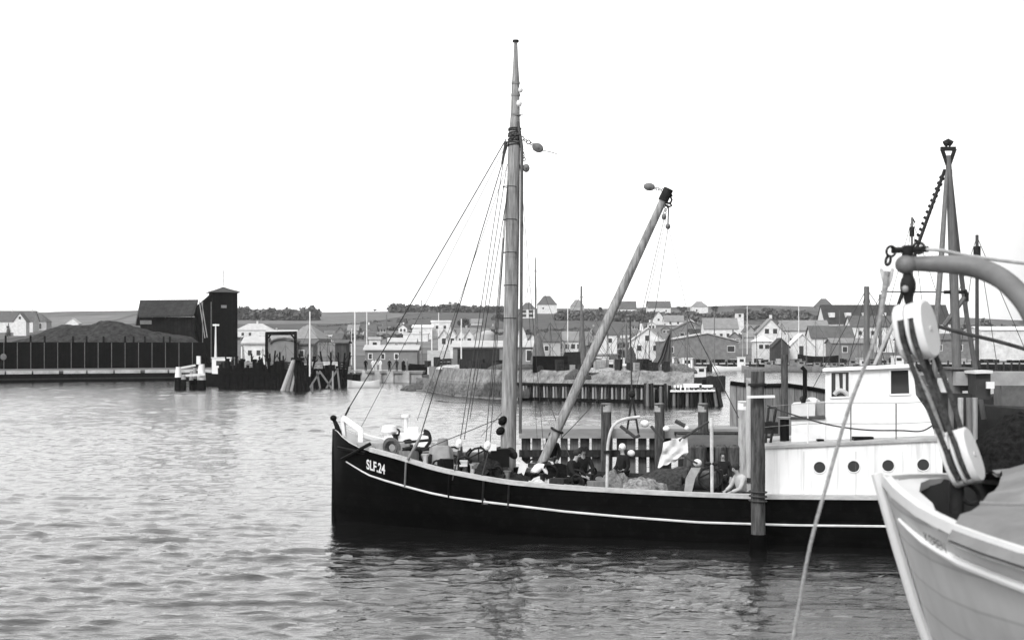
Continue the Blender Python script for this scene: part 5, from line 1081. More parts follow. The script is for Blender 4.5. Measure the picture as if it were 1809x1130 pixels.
# ------------------------------------------------------------------ piles and jetty alongside
FP = 35.2
def bigpile(px, ytop, Y, wpx, label, topm=TIMBER_L, m=TIMBER, lean=0., ybot=None):
    r = wpx / 2 / F * Y; x = WX(px, Y); zt = WZ(ytop, Y); t = thing('mooring_pile', label, 'pile', (x, Y, 0)); n = 14; pts = []; rs = []
    for i in range(n + 1):
        f_ = i / n; z = -1.5 + (zt + 1.5) * f_; pts.append(V((x + lean * (f_ - 1) + .025 * noise.noise(V((px, z, 0))), Y, z))); rs.append(r * (1.08 - .08 * f_ + .05 * noise.noise(V((px, z * 1.5, 4)))))
    MB().tube(pts, rs, 14).build('pile', m, t, True); MB().tube([pts[-1] - V((0, 0, .25)), pts[-1] + V((0, 0, .015))], [r * 1.02, r * .99], 14).build('pile_top', topm, t, True)
    return t
TM = M(.075, .85, .8, 2., (5, 5, .8), .6, streak=.5, spec=.15)
t = bigpile(1338, 657, FP, 24, 'tall thick mooring pile standing in front of the cutter beside the white deckhouse', TM, TM, -.03)
MB().tube([P(1325, 681, FP - .2), P(1352, 678, FP - .2)], .035, 6).ring(P(1338, 679, FP), .205, .035, (0, 0, 1), 18, 6).build('iron_band', IRON, t, True)
MB().tube([P(1340, 990, FP), P(1339.5, 960, FP), P(1339.5, 943, FP)], [.225, .22, .2], 16).build('weedy_foot', M(.002, .8, .5, 6., bump=.5, spec=.03), t, True)
for i in range(3): MB().ring(P(1339, 868 + i * 8, FP), .215, .02, (.05, 0, 1), 18, 5).build('rope_turn', ROPE_D, t, True)
MB().bar(P(1320, 701, FP - .3), P(1368, 700, FP - .3), .16, .06).mono('white_plank', PAINT_W2, 'white plank nailed across the tall front mooring pile', 'plank')
bigpile(1323, 668, 43.2, 10, 'thin pale post rising behind the left edge of the tall front pile', TIMBER_L, M(.42, .85, .3, 3., (4, 4, .5), .3))
bigpile(1316, 709, 43.8, 24, 'thick pile with a whitewashed top left of the tall front pile', PAINT_W2, M(.38, .85, .4, 3., (3, 3, .5), .4))
bigpile(1386, 627, 43.8, 12, 'slender dark pile rising behind the fore end of the deckhouse', TM, TM)
JY = 45.5
for px, w_, l in ((1071, 18, 'square topped jetty pile nearest the white gallows arch'), (1165, 17, 'jetty pile directly behind the drying cloth'), (1242, 18, 'jetty pile just left of the white gallows post')):
    bigpile(px, 713, JY - .6, w_, l, M(.34, .9, .3, 4.), TM)
t = thing('jetty', 'grey timber jetty of uneven upright planks behind the cutter', 'jetty', (WX(1100, JY), JY, 0)); zj = WZ(757, JY)
x0, x1 = WX(917, JY), WX(1312, JY)
JB = M(.27, .9, .25, 1.5, (.5, 3, 3), .3)
MB().box(((x0 + x1) / 2, JY - .1, zj - .14), (x1 - x0, .3, .3)).box(((x0 + x1) / 2, JY + .9, zj - .05), (x1 - x0, 1.8, .1)).build('deck_beam', JB, t)
x = x0 + .1; rj = random.Random(8)
while x < x1 - .2:
    w_ = rj.uniform(.2, .36); tp = zj - .3
    MB().slab([(x, JY, -1), (x + w_, JY, -1), (x + w_ + rj.uniform(-.03, .03), JY, tp), (x + rj.uniform(-.03, .03), JY, tp)], (0, rj.uniform(.12, .2), 0)).build('upright_plank', (TM, TIMBER, M(.08, .9, .4, 3., (4, 4, .5), .4))[rj.randrange(3)], t); x += w_ + rj.choice((.03, .1, .16, .2))
for z in (WZ(800, JY), WZ(852, JY)): MB().box(((x0 + x1) / 2, JY - .12, z), (x1 - x0, .2, .22)).build('waling', DARKWOOD, t)
t = thing('landing_stage', 'darker low landing stage with round fender logs right of the white post', 'jetty', (WX(1270, 44), 44, 0)); 
MB().box((WX(1265, 44), 44.3, WZ(779, 44)), (WX(1332, 44) - WX(1198, 44), .5, .36)).build('beam', M(.15, .9, .3, 1.5, (.5, 3, 3), .3), t); MB().box((WX(1265, 44), 44.9, WZ(769, 44)), (2.3, 1.4, .1)).build('deck', DARKWOOD, t)
for i, px in enumerate((1218, 1237, 1274, 1296, 1318)): MB().tube([(WX(px, 43.8), 43.8, -1), (WX(px, 43.8), 43.8, WZ(790, 43.8)), (WX(px, 43.8), 43.8, WZ(785, 43.8))], [.2, .2, .12], 12).build('fender_log', TM, t, True)
for i, px in enumerate((1207, 1228, 1250, 1285, 1308)): MB().tube([(WX(px, 44.4), 44.4, -1), (WX(px, 44.4), 44.4, WZ(790, 44))], .13, 8).build('pile', DARKWOOD, t, True)
# plank hut right of the pile
t = thing('plank_bulwark', 'weathered brown plank side of an old boat lying behind the deckhouse roof', 'old boat', (WX(1390, 47), 47, 0)); pr = [(1290, 676), (1322, 680), (1352, 681), (1390, 680), (1420, 684), (1455, 690), (1500, 697), (1600, 705)]
rows = [[P(x, y, 47) for x, y in pr], [P(x, 800, 46.8) for x, y in pr], [P(x, 860, 47.6) for x, y in pr]]
MB().grid(rows).grid([[p + V((0, .1, 0)) for p in r] for r in rows], True).grid([[P(x, y, 47), P(x, y + 1, 50.5)] for x, y in pr]).build('planking', M(.17, .9, .4, 2.5, (4, 4, .5), .4, plank=(0, .24)), t)
MB().tube([p + V((0, -.03, 0)) for p in rows[0]], .07, 6).build('rail', BLACK2, t, True)
MB().box(P(1331, 668, 48), (.55, .5, .6)).build('locker_box', TIMBER, t)
# ------------------------------------------------------------------ people on the cutter
def skinmesh(name, pts, edges, rad, m, parent, root=0):
    me = bpy.data.meshes.new(name); me.from_pydata([V(p) for p in pts], edges, []); o = bpy.data.objects.new(name, me); COL.objects.link(o)
    md = o.modifiers.new('Skin', 'SKIN'); md.use_smooth_shade = True
    sv = me.skin_vertices[0].data
    for i, r in enumerate(rad): r = r if isinstance(r, tuple) else (r, r); sv[i].radius = r; sv[i].use_root = (i == root)
    s = o.modifiers.new('Sub', 'SUBSURF'); s.levels = 1; s.render_levels = 1
    me.materials.append(m)
    dg = bpy.context.evaluated_depsgraph_get(); dg.update()
    m2 = bpy.data.meshes.new_from_object(o.evaluated_get(dg)); m2.name = name
    bpy.data.objects.remove(o); o = bpy.data.objects.new(name, m2); COL.objects.link(o); o.parent = parent
    if not m2.materials: m2.materials.append(m)
    m2.polygons.foreach_set('use_smooth', [True] * len(m2.polygons))
    return o
POSE = {   # joints in metres, figure faces -Y, origin at the feet (or the ground under the seat)
 'stand': dict(pel=(0, 0, .95), bel=(0, 0, 1.1), ch=(0, 0, 1.32), nk=(0, -.01, 1.5), hd=(0, -.03, 1.64), kL=(.11, -.03, .5), kR=(-.11, .0, .5), fL=(.12, .02, .08), fR=(-.13, .03, .08), eL=(.27, .02, 1.13), eR=(-.27, .0, 1.13), wL=(.25, -.16, .92), wR=(-.24, -.2, .95)),
 'sit': dict(pel=(0, 0, .45), bel=(0, -.03, .6), ch=(0, -.1, .82), nk=(0, -.16, .99), hd=(0, -.21, 1.12), kL=(.16, -.42, .5), kR=(-.16, -.42, .5), fL=(.15, -.4, .08), fR=(-.15, -.38, .08), eL=(.27, -.22, .62), eR=(-.27, -.22, .62), wL=(.12, -.42, .52), wR=(-.12, -.43, .54)),
 'bend': dict(pel=(0, .1, .9), bel=(0, -.02, 1.02), ch=(0, -.25, 1.12), nk=(0, -.42, 1.17), hd=(0, -.54, 1.2), kL=(.12, -.05, .48), kR=(-.12, .05, .48), fL=(.13, -.02, .08), fR=(-.14, .12, .08), eL=(.24, -.4, .85), eR=(-.24, -.42, .85), wL=(.14, -.5, .62), wR=(-.12, -.52, .6)),
}
def person(loc, rz, pose, label, shirt, trous, hair=HAIR, hat=None, sc=1., sleeves=True, group=None):
    J = {k: V(v) * sc for k, v in POSE[pose].items()}; t = thing('person', label, 'person', loc, rz, group, local=True)
    sL, sR = J['ch'] + V((.19, .02, .08)) * sc, J['ch'] + V((-.19, .02, .08)) * sc; hL, hR = J['pel'] + V((.1, 0, -.04)) * sc, J['pel'] + V((-.1, 0, -.04)) * sc
    hdir = (J['hd'] - J['nk']).normalized(); fwd = V((0, -1, 0)); fwd = (fwd - hdir * fwd.dot(hdir)).normalized()
    pts = [J['pel'], J['bel'], J['ch'], J['nk'], J['hd'], J['hd'] + hdir * .1 * sc, J['hd'] + fwd * .115 * sc - hdir * .01,
           sL, J['eL'], J['wL'], sR, J['eR'], J['wR'], hL, J['kL'], J['fL'], J['fL'] + V((0, -.17, -.03)) * sc, hR, J['kR'], J['fR'], J['fR'] + V((0, -.17, -.03)) * sc]
    ed = [(0, 1), (1, 2), (2, 3), (3, 4), (4, 5), (4, 6), (2, 7), (7, 8), (8, 9), (2, 10), (10, 11), (11, 12), (0, 13), (13, 14), (14, 15), (15, 16), (0, 17), (17, 18), (18, 19), (19, 20)]
    rd = [.12, .11, .13, .052, .082, .07, .02, .055, .042, .03, .055, .042, .03, .085, .058, .042, .035, .085, .058, .042, .035]
    rd = [r * sc for r in rd]
    for wi, ei, sg in ((9, 8, 1), (12, 11, -1)):       # palm, four fingers and a thumb
        d_ = (pts[wi] - pts[ei]).normalized(); sd = d_.cross(V((0, 0, 1)) if abs(d_.z) < .9 else V((0, 1, 0))).normalized(); pl = len(pts); pts.append(pts[wi] + d_ * .07 * sc); rd.append(.034 * sc); ed.append((wi, pl))
        for k, (off, ln) in enumerate(((-.03, .06), (-.01, .075), (.011, .07), (.03, .055))):
            i0 = len(pts); pts.append(pts[pl] + d_ * .035 * sc + sd * off * sc); pts.append(pts[pl] + d_ * (.035 + ln) * sc + sd * off * 1.2 * sc + V((0, .015, -.02)) * sc); rd += [.0095 * sc, .008 * sc]; ed += [(pl, i0), (i0, i0 + 1)]
        i0 = len(pts); pts.append(pts[wi] + (d_ * .03 - sd * .045 * sg) * sc); pts.append(pts[wi] + (d_ * .08 - sd * .065 * sg) * sc); rd += [.012 * sc, .009 * sc]; ed += [(wi, i0), (i0, i0 + 1)]
    skinmesh('body', pts, ed, rd, SKIN, t)
    k = 1.16
    sp = [J['pel'] + V((0, 0, .02)), J['bel'], J['ch'], J['nk'] - hdir * .035, sL, J['eL'], sR, J['eR']]; se = [(0, 1), (1, 2), (2, 3), (2, 4), (4, 5), (2, 6), (6, 7)]; sr = [.15, .145, .16, .075, .085, .06, .085, .06]
    if sleeves: sp += [J['wL'].lerp(J['eL'], .1), J['wR'].lerp(J['eR'], .1)]; se += [(5, 8), (7, 9)]; sr += [.05, .05]
    skinmesh('shirt', sp, se, [r * sc for r in sr], shirt, t)
    skinmesh('trousers', [J['pel'], hL, J['kL'], J['fL'] + V((0, 0, .05)), hR, J['kR'], J['fR'] + V((0, 0, .05))], [(0, 1), (1, 2), (2, 3), (0, 4), (4, 5), (5, 6)], [r * sc for r in (.14, .11, .078, .065, .11, .078, .065)], trous, t)
    for f_ in ('fL', 'fR'): MB().ball(J[f_] + V((0, -.08, -.035)) * sc, (.05 * sc, .14 * sc, .045 * sc), 10, 6).build('shoe', BLACK2, t, True)
    q = hdir.to_track_quat('Z', 'Y').to_matrix().to_4x4()
    MB().ball(J['hd'] + hdir * .045 * sc - fwd * .025 * sc, (.1 * sc, .105 * sc, .105 * sc), 14, 9, q).build('hair', hair, t, True)
    for sg in (-1, 1): MB().ball(J['hd'] + V((sg * .035, 0, 0)) * sc + fwd * .082 * sc + hdir * .02 * sc, .012 * sc, 6, 4).build('eye', BLACK, t, True)
    if hat:
        MB().tube([J['hd'] + hdir * .07 * sc, J['hd'] + hdir * .1 * sc, J['hd'] + hdir * .17 * sc], [.15 * sc, .115 * sc, .09 * sc], 14).build('cap', hat, t, True)
    return t
def on_deck(px, b, dz=0.): s = sat(px, b); p = BP(s, b, deck_z(s) + dz); return p
SH_P = M(.42, .9, .15, 6., bump=.2); SH_W = M(.75, .9, .1, 6., bump=.2); CL_D = M(.01, .9, .3, 6., bump=.2); CL_G = M(.07, .9, .3, 6., bump=.2)
person(on_deck(1312, 1.5, .12), R(-70), 'sit', 'man in a pale shirt with black hair crouching just left of the tall front pile', SH_P, CL_G, sc=1.0)
person(on_deck(1100, .4, .0), R(-60), 'stand', 'person in a black coat with a white headscarf amidships beside the gallows', CL_D, CL_D, hair=SH_W, sc=.95)
person(on_deck(944, .9, .0), R(115), 'bend', 'man in a white shirt bending at the foot of the boom', SH_W, CL_D, sc=.8, hat=SH_W)
person(on_deck(1008, 1.0, .25), R(60), 'sit', 'seated man in black nearest the boom, facing left', CL_D, CL_D)
person(on_deck(1028, .2, .3), R(10), 'sit', 'seated man in black second right of the boom, facing the camera', CL_D, CL_D, hat=CL_D)
person(on_deck(975, -.2, .2), R(-30), 'stand', 'man in dark work clothes standing right behind the boom foot', CL_D, CL_G, sc=.92)
person(on_deck(1277, -.6, .0), R(-10), 'stand', 'dim figure in dark clothes among the fender logs right of the gallows post', CL_D, CL_D, sc=.85)
pm = DP(1447, 736, -.9); person((pm.x, pm.y, pm.z - .55), R(-75), 'bend', 'man in a white shirt leaning behind the wheelhouse window', SH_W, CL_D, sc=.85)

# ------------------------------------------------------------------ ships at the right, beyond the cutter
def bigboat(px, Y, L, fb, rz, label, hm=BLACK2, name='fishing_boat'):
    t = thing(name, label, 'fishing boat', (WX(px, Y), Y, 0), R(rz), local=True); hull(MB(), L, L * .27, fb, L * .05, n=20).build('hull', hm, t, True); return t
Yr = 56.
t = bigboat(1900, Yr, 16, 2.6, 178, 'dark trawler with a tripod mast behind the hanging pulley blocks', M(.03, .7, .4, 2., bump=.2))
def loc(px, py, Y): p = P(px, py, Y) - t.location; m = Matrix.Rotation(-t.rotation_euler.z, 3, 'Z'); return m @ p
SPG = M(.13, .8, .3, 4., (4, 4, .5), .2)
MB().tube([loc(1675, 275, 52), loc(1683, 440, 52), loc(1690, 640, 52), loc(1694, 760, 52)], [.1, .16, .17, .18], 10).build('mast', SPG, t, True)
MB().tube([loc(1673, 300, 52), loc(1664, 440, 51), loc(1655, 560, 50), loc(1650, 700, 50)], [.07, .1, .1, .1], 8).build('mast_leg', SPG, t, True)
MB().tube([loc(1678, 300, 52), loc(1692, 440, 53), loc(1708, 560, 54), loc(1738, 740, 54)], [.07, .09, .09, .1], 8).build('mast_leg', SPG, t, True)
MB().tube([loc(1679, 300, 52.4), loc(1684, 560, 52.4)], [.07, .09], 8).build('mast_leg', M(.08, .8, .3, 4.), t, True)
MB().bar(loc(1662, 263, 52), loc(1688, 263, 52), .14).tube([loc(1664, 263, 52), loc(1674, 292, 52)], .07, 6).tube([loc(1687, 263, 52), loc(1677, 292, 52)], .07, 6).tube([loc(1669, 255, 52), loc(1675, 251, 52), loc(1681, 255, 52)], .13, 8).build('mast_head', IRON, t, True)
mb = MB(); 
for i in range(12):
    f_ = i / 11; mb.bar(loc(1665 - 44 * f_ - 5, 315 + 112 * f_ - 3, 52), loc(1665 - 44 * f_ + 3, 315 + 112 * f_ + 2, 52), .09)
mb.tube([loc(1669, 300, 52), loc(1622, 432, 51.5), loc(1560, 620, 51)], .06, 6).build('ratline_stay', IRON, t)
MB().bar(loc(1668, 516, 52), loc(1702, 516, 52), .12).tube([loc(1556, 515, 52), loc(1668, 516, 52)], .025, 5).tube([loc(1704, 512, 52), loc(1708, 520, 52), loc(1708, 532, 52)], .07, 6).build('crosstree', IRON, t)
MB().tube([loc(1668, 575, 52), loc(1704, 525, 52)], .09, 6).build('strut', SPG, t, True)
mb = MB(); c0 = loc(1683, 655, 53)
mb.slab([loc(1681, 690, 52), loc(1681, 652, 52), loc(1717, 652, 52), loc(1717, 690, 52)], (0, -1.5, 0)).build('wheelhouse', M(.2, .8, .2, 2.), t); MB().slab([loc(1677, 652, 51.7), loc(1677, 649, 51.7), loc(1721, 649, 51.7), loc(1721, 652, 51.7)], (0, -2., 0)).build('wheelhouse_roof', SPG, t)
MB().slab([loc(1724, 705, 50.5), loc(1724, 660, 50.5), loc(1750, 660, 50.5), loc(1750, 705, 50.5)], (0, -1., 0)).build('cabin', M(.04, .8, .3, 2.), t); MB().slab([loc(1722, 660, 50.3), loc(1722, 655, 50.3), loc(1754, 654, 50.3), loc(1754, 659, 50.3)], (0, -1.3, 0)).build('cabin_roof', CANVAS_L, t)
MB().slab([loc(1743, 686, 50.2), loc(1743, 674, 50.2), loc(1757, 674, 50.2), loc(1757, 686, 50.2)], (0, -.1, 0)).build('white_box', PAINT_W2, t)
MB().box(loc(1770, 668, 52), (3.6, 1., .5)).build('pale_hatch', CANVAS, t)
for px, m in ((1680, TIMBER), (1697, M(.4, .8, .2, 3.)), (1712, TIMBER), (1722, TIMBER_L)): MB().tube([loc(px, 702, 50), loc(px, 800, 50)], .1, 8).build('stanchion', m, t, True)
MB().slab([loc(1655, 760, 51), loc(1655, 695, 51), loc(1725, 695, 51), loc(1725, 760, 51)], (0, -.6, 0)).build('bulwark', M(.03, .8, .4, 2.), t)
MB().box(P(1664, 680, 51), (.35, .3, .5)).mono('life_ring_box', PAINT_W2, 'small white box on deck left of the grey trawler wheelhouse', 'box')
for px, yt, Y, r, l, nm in ((1726, 415, 75, .12, 'thin dark pole mast with a fat band right of the tripod mast', 'boat_mast'), (1531, 506, 62, .17, 'grey mast with fanning stays behind the wheelhouse roof', 'boat_mast'), (1611, 384, 90, .1, 'thin mast with a small hook above the davit head', 'boat_mast'), (1540 + 15, 520, 85, .12, 'dark mast just right of the grey mast with fanning stays', 'boat_mast')):
    t2 = bigboat(px + 60, Y, 10, 2.0, 178, ('hull under the ' + l).replace(' of the tripod mast',''), M(.03, .7, .4, 2.), 'fishing_boat')
    x = WX(px, Y) - t2.location.x; o_ = Matrix.Rotation(-t2.rotation_euler.z, 3, 'Z') @ V((x, 0, 0)); z1 = WZ(yt, Y)
    MB().tube([(o_.x, o_.y, .5), (o_.x, o_.y, z1)], [r, r * .7], 8).build('mast', SPG if px != 1726 else M(.05, .8, .3, 4.), t2, True)
    if px in (1726, 1611): MB().tube([(o_.x, o_.y, z1 - 1.2), (o_.x, o_.y, z1 - .6)], r * 1.6, 8).build('mast_band', IRON, t2)
    if px == 1611: MB().tube([(o_.x, o_.y, z1), (o_.x - .2, o_.y, z1 - .35)], .05, 5).build('hook', IRON, t2)
    for ex in (-3.5, 3., -1.2, 1.4): MB().tube([(o_.x, o_.y, z1 - .1), (o_.x + ex, o_.y + .5, 2.2)], .02, 4).build('stay', ROPE_D, t2)
    MB().box((o_.x - 2, 0, 2.6), (1.8, 1.4, 1.6)).build('cabin', M(.1, .8, .3, 2.), t2)

# ------------------------------------------------------------------ own ship's lifeboat, davit and tackle (close to the camera)
AX = V((.945, -.326, 0)); NX = V((-.326, -.945, 0)); L0 = V((1.302, 5.0, 0))
NEAR = [(0, .0), (.06, .33), (.14, .62), (.235, .84), (.47, 1.15), (.9, 1.4), (1.6, 1.55), (2.6, 1.6), (4.2, 1.35), (5.4, .7), (5.9, .03)]
def gz(s): return 4.545 - .115 * (1 - math.exp(-s / .42)) * 1.25 + .012 * max(0, s - 3.) ** 2
def LP(s, w, z): p = L0 + AX * s + NX * w; p.z = z; return p
def lw(s): return tab(NEAR, s)
LS = [0, .02, .05, .09, .14, .19, .25, .33, .42, .55, .7, .9, 1.2, 1.6, 2.1, 2.6, 3.2, 3.7, 4.2, 4.8, 5.4, 5.75, 5.9]
life = thing('lifeboat', 'white planked lifeboat under a grey canvas cover hanging at the right edge', 'lifeboat', (2.5, 4.6, 4.0))
LWH = M(.62, .5, .06, 3., bump=.04)
def stem_s(z): d_ = max(0, gz(0) - z); return .30 * d_ + .45 * max(0, d_ - .55) ** 1.6
def lrow(sg):
    rows = []
    for s in LS:
        g = gz(s); r = []; w = lw(s)
        for j in range(11):
            t_ = j / 10; z = g - 1.15 * t_ * min(1, .25 + s * 1.5) - (1 - min(1, .25 + s * 1.5)) * 1.05 * t_
            ww = w * (1 - t_ ** 1.7) ** .8 if t_ < 1 else 0; ssx = s + stem_s(z) * max(0, 1 - s / 2.)
            r.append(LP(ssx, sg * ww, z))
        rows.append(r)
    return rows
rN, rF = lrow(1), lrow(-1)
MB().grid(rN).grid(rF, True).build('hull', M(.5, .5, .12, 3., bump=.12, streak=.12, plank=(2, .115, .06)), life, True)
i3 = LS.index(.42)
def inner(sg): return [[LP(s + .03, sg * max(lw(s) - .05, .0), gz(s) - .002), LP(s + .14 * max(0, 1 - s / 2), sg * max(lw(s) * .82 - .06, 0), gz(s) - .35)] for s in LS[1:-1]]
MB().grid(inner(1)).grid(inner(-1)).build('inner_lining', M(.04, .8, .2, 3.), life, True)  # near-black colour stands in for the shade inside the boat
MB().grid([[LP(s + .14 * max(0, 1 - s / 2), max(lw(s) * .82 - .065, 0), gz(s) - .33), LP(s + .14 * max(0, 1 - s / 2), -max(lw(s) * .82 - .065, 0), gz(s) - .33)] for s in LS[1:-1]]).build('bottom_boards', M(.04, .9, .3, 3.), life)  # floor coloured just as dark, the same shade put into its tone
for sg, rr_ in ((1, rN), (-1, rF)):
    g = [[r[0] + V((0, 0, .012)) + NX * sg * .012, r[0] + V((0, 0, -.02)) + NX * sg * .012, r[0] + V((0, 0, -.02)) - NX * sg * .05 + AX * .02, r[0] + V((0, 0, .012)) - NX * sg * .05 + AX * .02, r[0] + V((0, 0, .012)) + NX * sg * .012] for r in rr_]
    MB().grid(g).build('gunwale', LWH, life, True)
    rb = [r[1].lerp(r[0], .12) + NX * sg * .012 - AX * .006 for r in rr_[2:]]
    MB().tube(rb, [.006 + .008 * min(1, i / 4) for i in range(len(rb))], 8).build('rubbing_strake', M(.75, .4, .04, 3., bump=0), life, True)
MB().tube([LP(stem_s(z) - .02, 0, z) for z in (4.56, 4.3, 4.1, 3.9, 3.7, 3.5, 3.3)], [.02] * 7, 8).build('stem', LWH, life, True)
# breasthook
bh = [LP(s, w, gz(s) + .004) for s, w in ((.0, 0), (.05, .26), (.14, .56), (.22, .76), (.21, .62), (.185, .34), (.13, .1), (.12, -.2), (.14, -.42), (.19, -.62), (.2, -.72), (.14, -.56), (.05, -.26))]
MB().slab(bh, (0, 0, -.03)).build('breasthook', LWH, life)
# canvas cover: ridged tent from the near gunwale to the far one
rows = []
for s in [.27, .36, .48, .7, .95, 1.3, 1.8, 2.5, 3.5, 4.6, 5.4]:
    row = []
    for j in range(17):
        u = -1 + 2 * j / 16; st_ = s + (.13 * (1 - u * u) - .02 * u) * (1 if s < .6 else 0) ; w = (lw(s) + .022) * u
        ridge = .27 * (1 - abs(u) ** 1.2) * min(1, (s - .15) / .45); z = gz(s) + .02 + ridge + .008 * math.sin(j * 2.1 + s * 6)
        if abs(u) == 1: z -= .035
        row.append(LP(st_ + (.0), w, z))
    rows.append(row)
MB().grid(rows).grid([[p - V((0, 0, .012)) for p in r] for r in rows], True).build('canvas_cover', M(.17, .9, .22, 5., bump=.4, lichen=.02), life, True)
MB().tube([r[13] + V((0, 0, .004)) for r in rows], .006, 5).tube([rows[2][j] + V((0, 0, .006)) for j in range(17)], .005, 5).build('cover_seam', M(.2, .9, .2, 4.), life, True)
# dark name plate on the bow
cu = bpy.data.curves.new('txt', 'FONT'); cu.body = 'KØBEN'; cu.size = .1; cu.offset = .001
to = bpy.data.objects.new('txt', cu); COL.objects.link(to); dgx = bpy.context.evaluated_depsgraph_get(); dgx.update()
tm = bpy.data.meshes.new_from_object(to.evaluated_get(dgx)); wid = max(v.co.x for v in tm.vertices); hg = max(v.co.y for v in tm.vertices)
def near_surf(w, dz):
    lo = [q for q in NEAR]; s = 0.
    for (a, b_), (c, e) in zip(NEAR, NEAR[1:]):
        if b_ <= w <= e: s = a + (c - a) * (w - b_) / (e - b_); break
    z = gz(s) - dz; t_ = dz / 1.1; return LP(s + stem_s(z) * max(0, 1 - s / 2.) - .02, w * (1 - t_ ** 1.7) ** .8 + .02, z)
MB().add([near_surf(.68 + .15 * v.co.x / wid, .078 - .03 * v.co.y / hg) for v in tm.vertices], [tuple(p.vertices) for p in tm.polygons]).build('bow_lettering', M(.05, .6, .1, 5., bump=0), life)
bpy.data.objects.remove(to)
# davit
YD = 5.0
dv = thing('davit', 'thick curved grey davit arm with a ball end at the upper right', 'davit', P(1602, 466, YD))
DM = M(.13, .5, .25, 9., bump=.12, spec=.4)
arm = crv([P(1602, 466, YD), P(1640, 466, YD), P(1690, 468, YD - .05), P(1735, 476, YD - .1), P(1780, 500, YD - .2), P(1820, 548, YD - .3), P(1845, 620, YD - .35), P(1860, 760, YD - .4), P(1862, 1000, YD - .4), P(1862, 1500, YD - .4)], 6)
MB().tube(arm, [.024 + .012 * min(1, i / 16) for i in range(len(arm))], 18).build('arm', DM, dv, True)
MB().ball(P(1600, 467, YD), (.037, .037, .034), 18, 12).build('ball_end', DM, dv, True)
MB().tube([P(1603, 453, YD), P(1603, 443, YD), P(1604, 435, YD), P(1604, 433, YD)], [.017, .022, .02, .01], 12).tube([P(1575, 442, YD), P(1640, 440, YD)], .011, 8).build('spreader_plate', IRON, dv, True)
for i, (px, py, r) in enumerate(((1574, 444, .018), (1623, 438, .019))): MB().ring(P(px, py, YD - .01), r, .005, (.3 * (i * 2 - 1), 1, .1), 18, 8).build('ring', IRON, dv, True)
MB().ball(P(1604, 505, YD), (.028, .03, .045), 14, 9).tube([P(1602, 480, YD), P(1604, 495, YD)], [.014, .02], 10).tube([P(1604, 520, YD), P(1605, 543, YD)], [.02, .008], 8).build('swivel', IRON, dv, True)
MB().ball(P(1599, 510, YD - .035), (.012, .012, .012), 10, 6).build('swivel_bolt', M(.3, .4, .2, 8.), dv, True)
MB().ring(P(1569, 460, YD - .01), .014, .0055, (1, .3, 0), 14, 6, 1.3).build('shackle', IRON, dv, True)
# guy rope down across the picture
gp = crv([P(1567, 480, YD), P(1560, 530, YD - .02), P(1545, 600, YD - .05), P(1500, 720, YD - .1), P(1462, 850, YD - .15), P(1432, 960, YD - .2), P(1413, 1060, YD - .22), P(1400, 1140, YD - .25), P(1380, 1300, YD - .3)], 8)
gy = thing('guy_rope', 'long pale rope hanging from the davit ring across the white deckhouse', 'rope', P(1567, 480, YD))
MB().tube(gp, [.0065 + .006 * max(0, 1 - i / 16) for i in range(len(gp))], 8).build('rope', M(.3, .95, .35, 60., (1, 1, 1), .6), gy, True)
MB().tube([P(1556, 474, YD), P(1561, 492, YD), P(1566, 505, YD)], [.006, .008, .009], 8).tube([P(1577, 474, YD), P(1573, 492, YD), P(1567, 505, YD)], [.006, .008, .009], 8).build('eye_splice', ROPE_L, gy, True)
MB().tube(crv([P(1625, 440, YD), P(1660, 442, YD), P(1710, 452, YD + .1), P(1809, 465, YD + .3), P(1950, 480, YD + .5)]), .007, 7).mono('span_wire', M(.5, .9, .2, 30.), 'pale span line running right from the davit head ring', 'wire', smooth=True)
MB().tube(crv([P(1650, 574, 8), P(1700, 588, 8), P(1760, 602, 8), P(1830, 622, 8)]), .011, 6).mono('dark_line', ROPE_D, 'dark slack line crossing behind the upper pulley block to the right edge', 'rope')
MB().tube(crv([P(1585, 560, 7), P(1565, 600, 7), P(1545, 645, 7)]), .01, 6).mono('short_line', M(.35, .9, .3, 30.), 'short pale line slanting down left from the upper pulley block', 'rope')
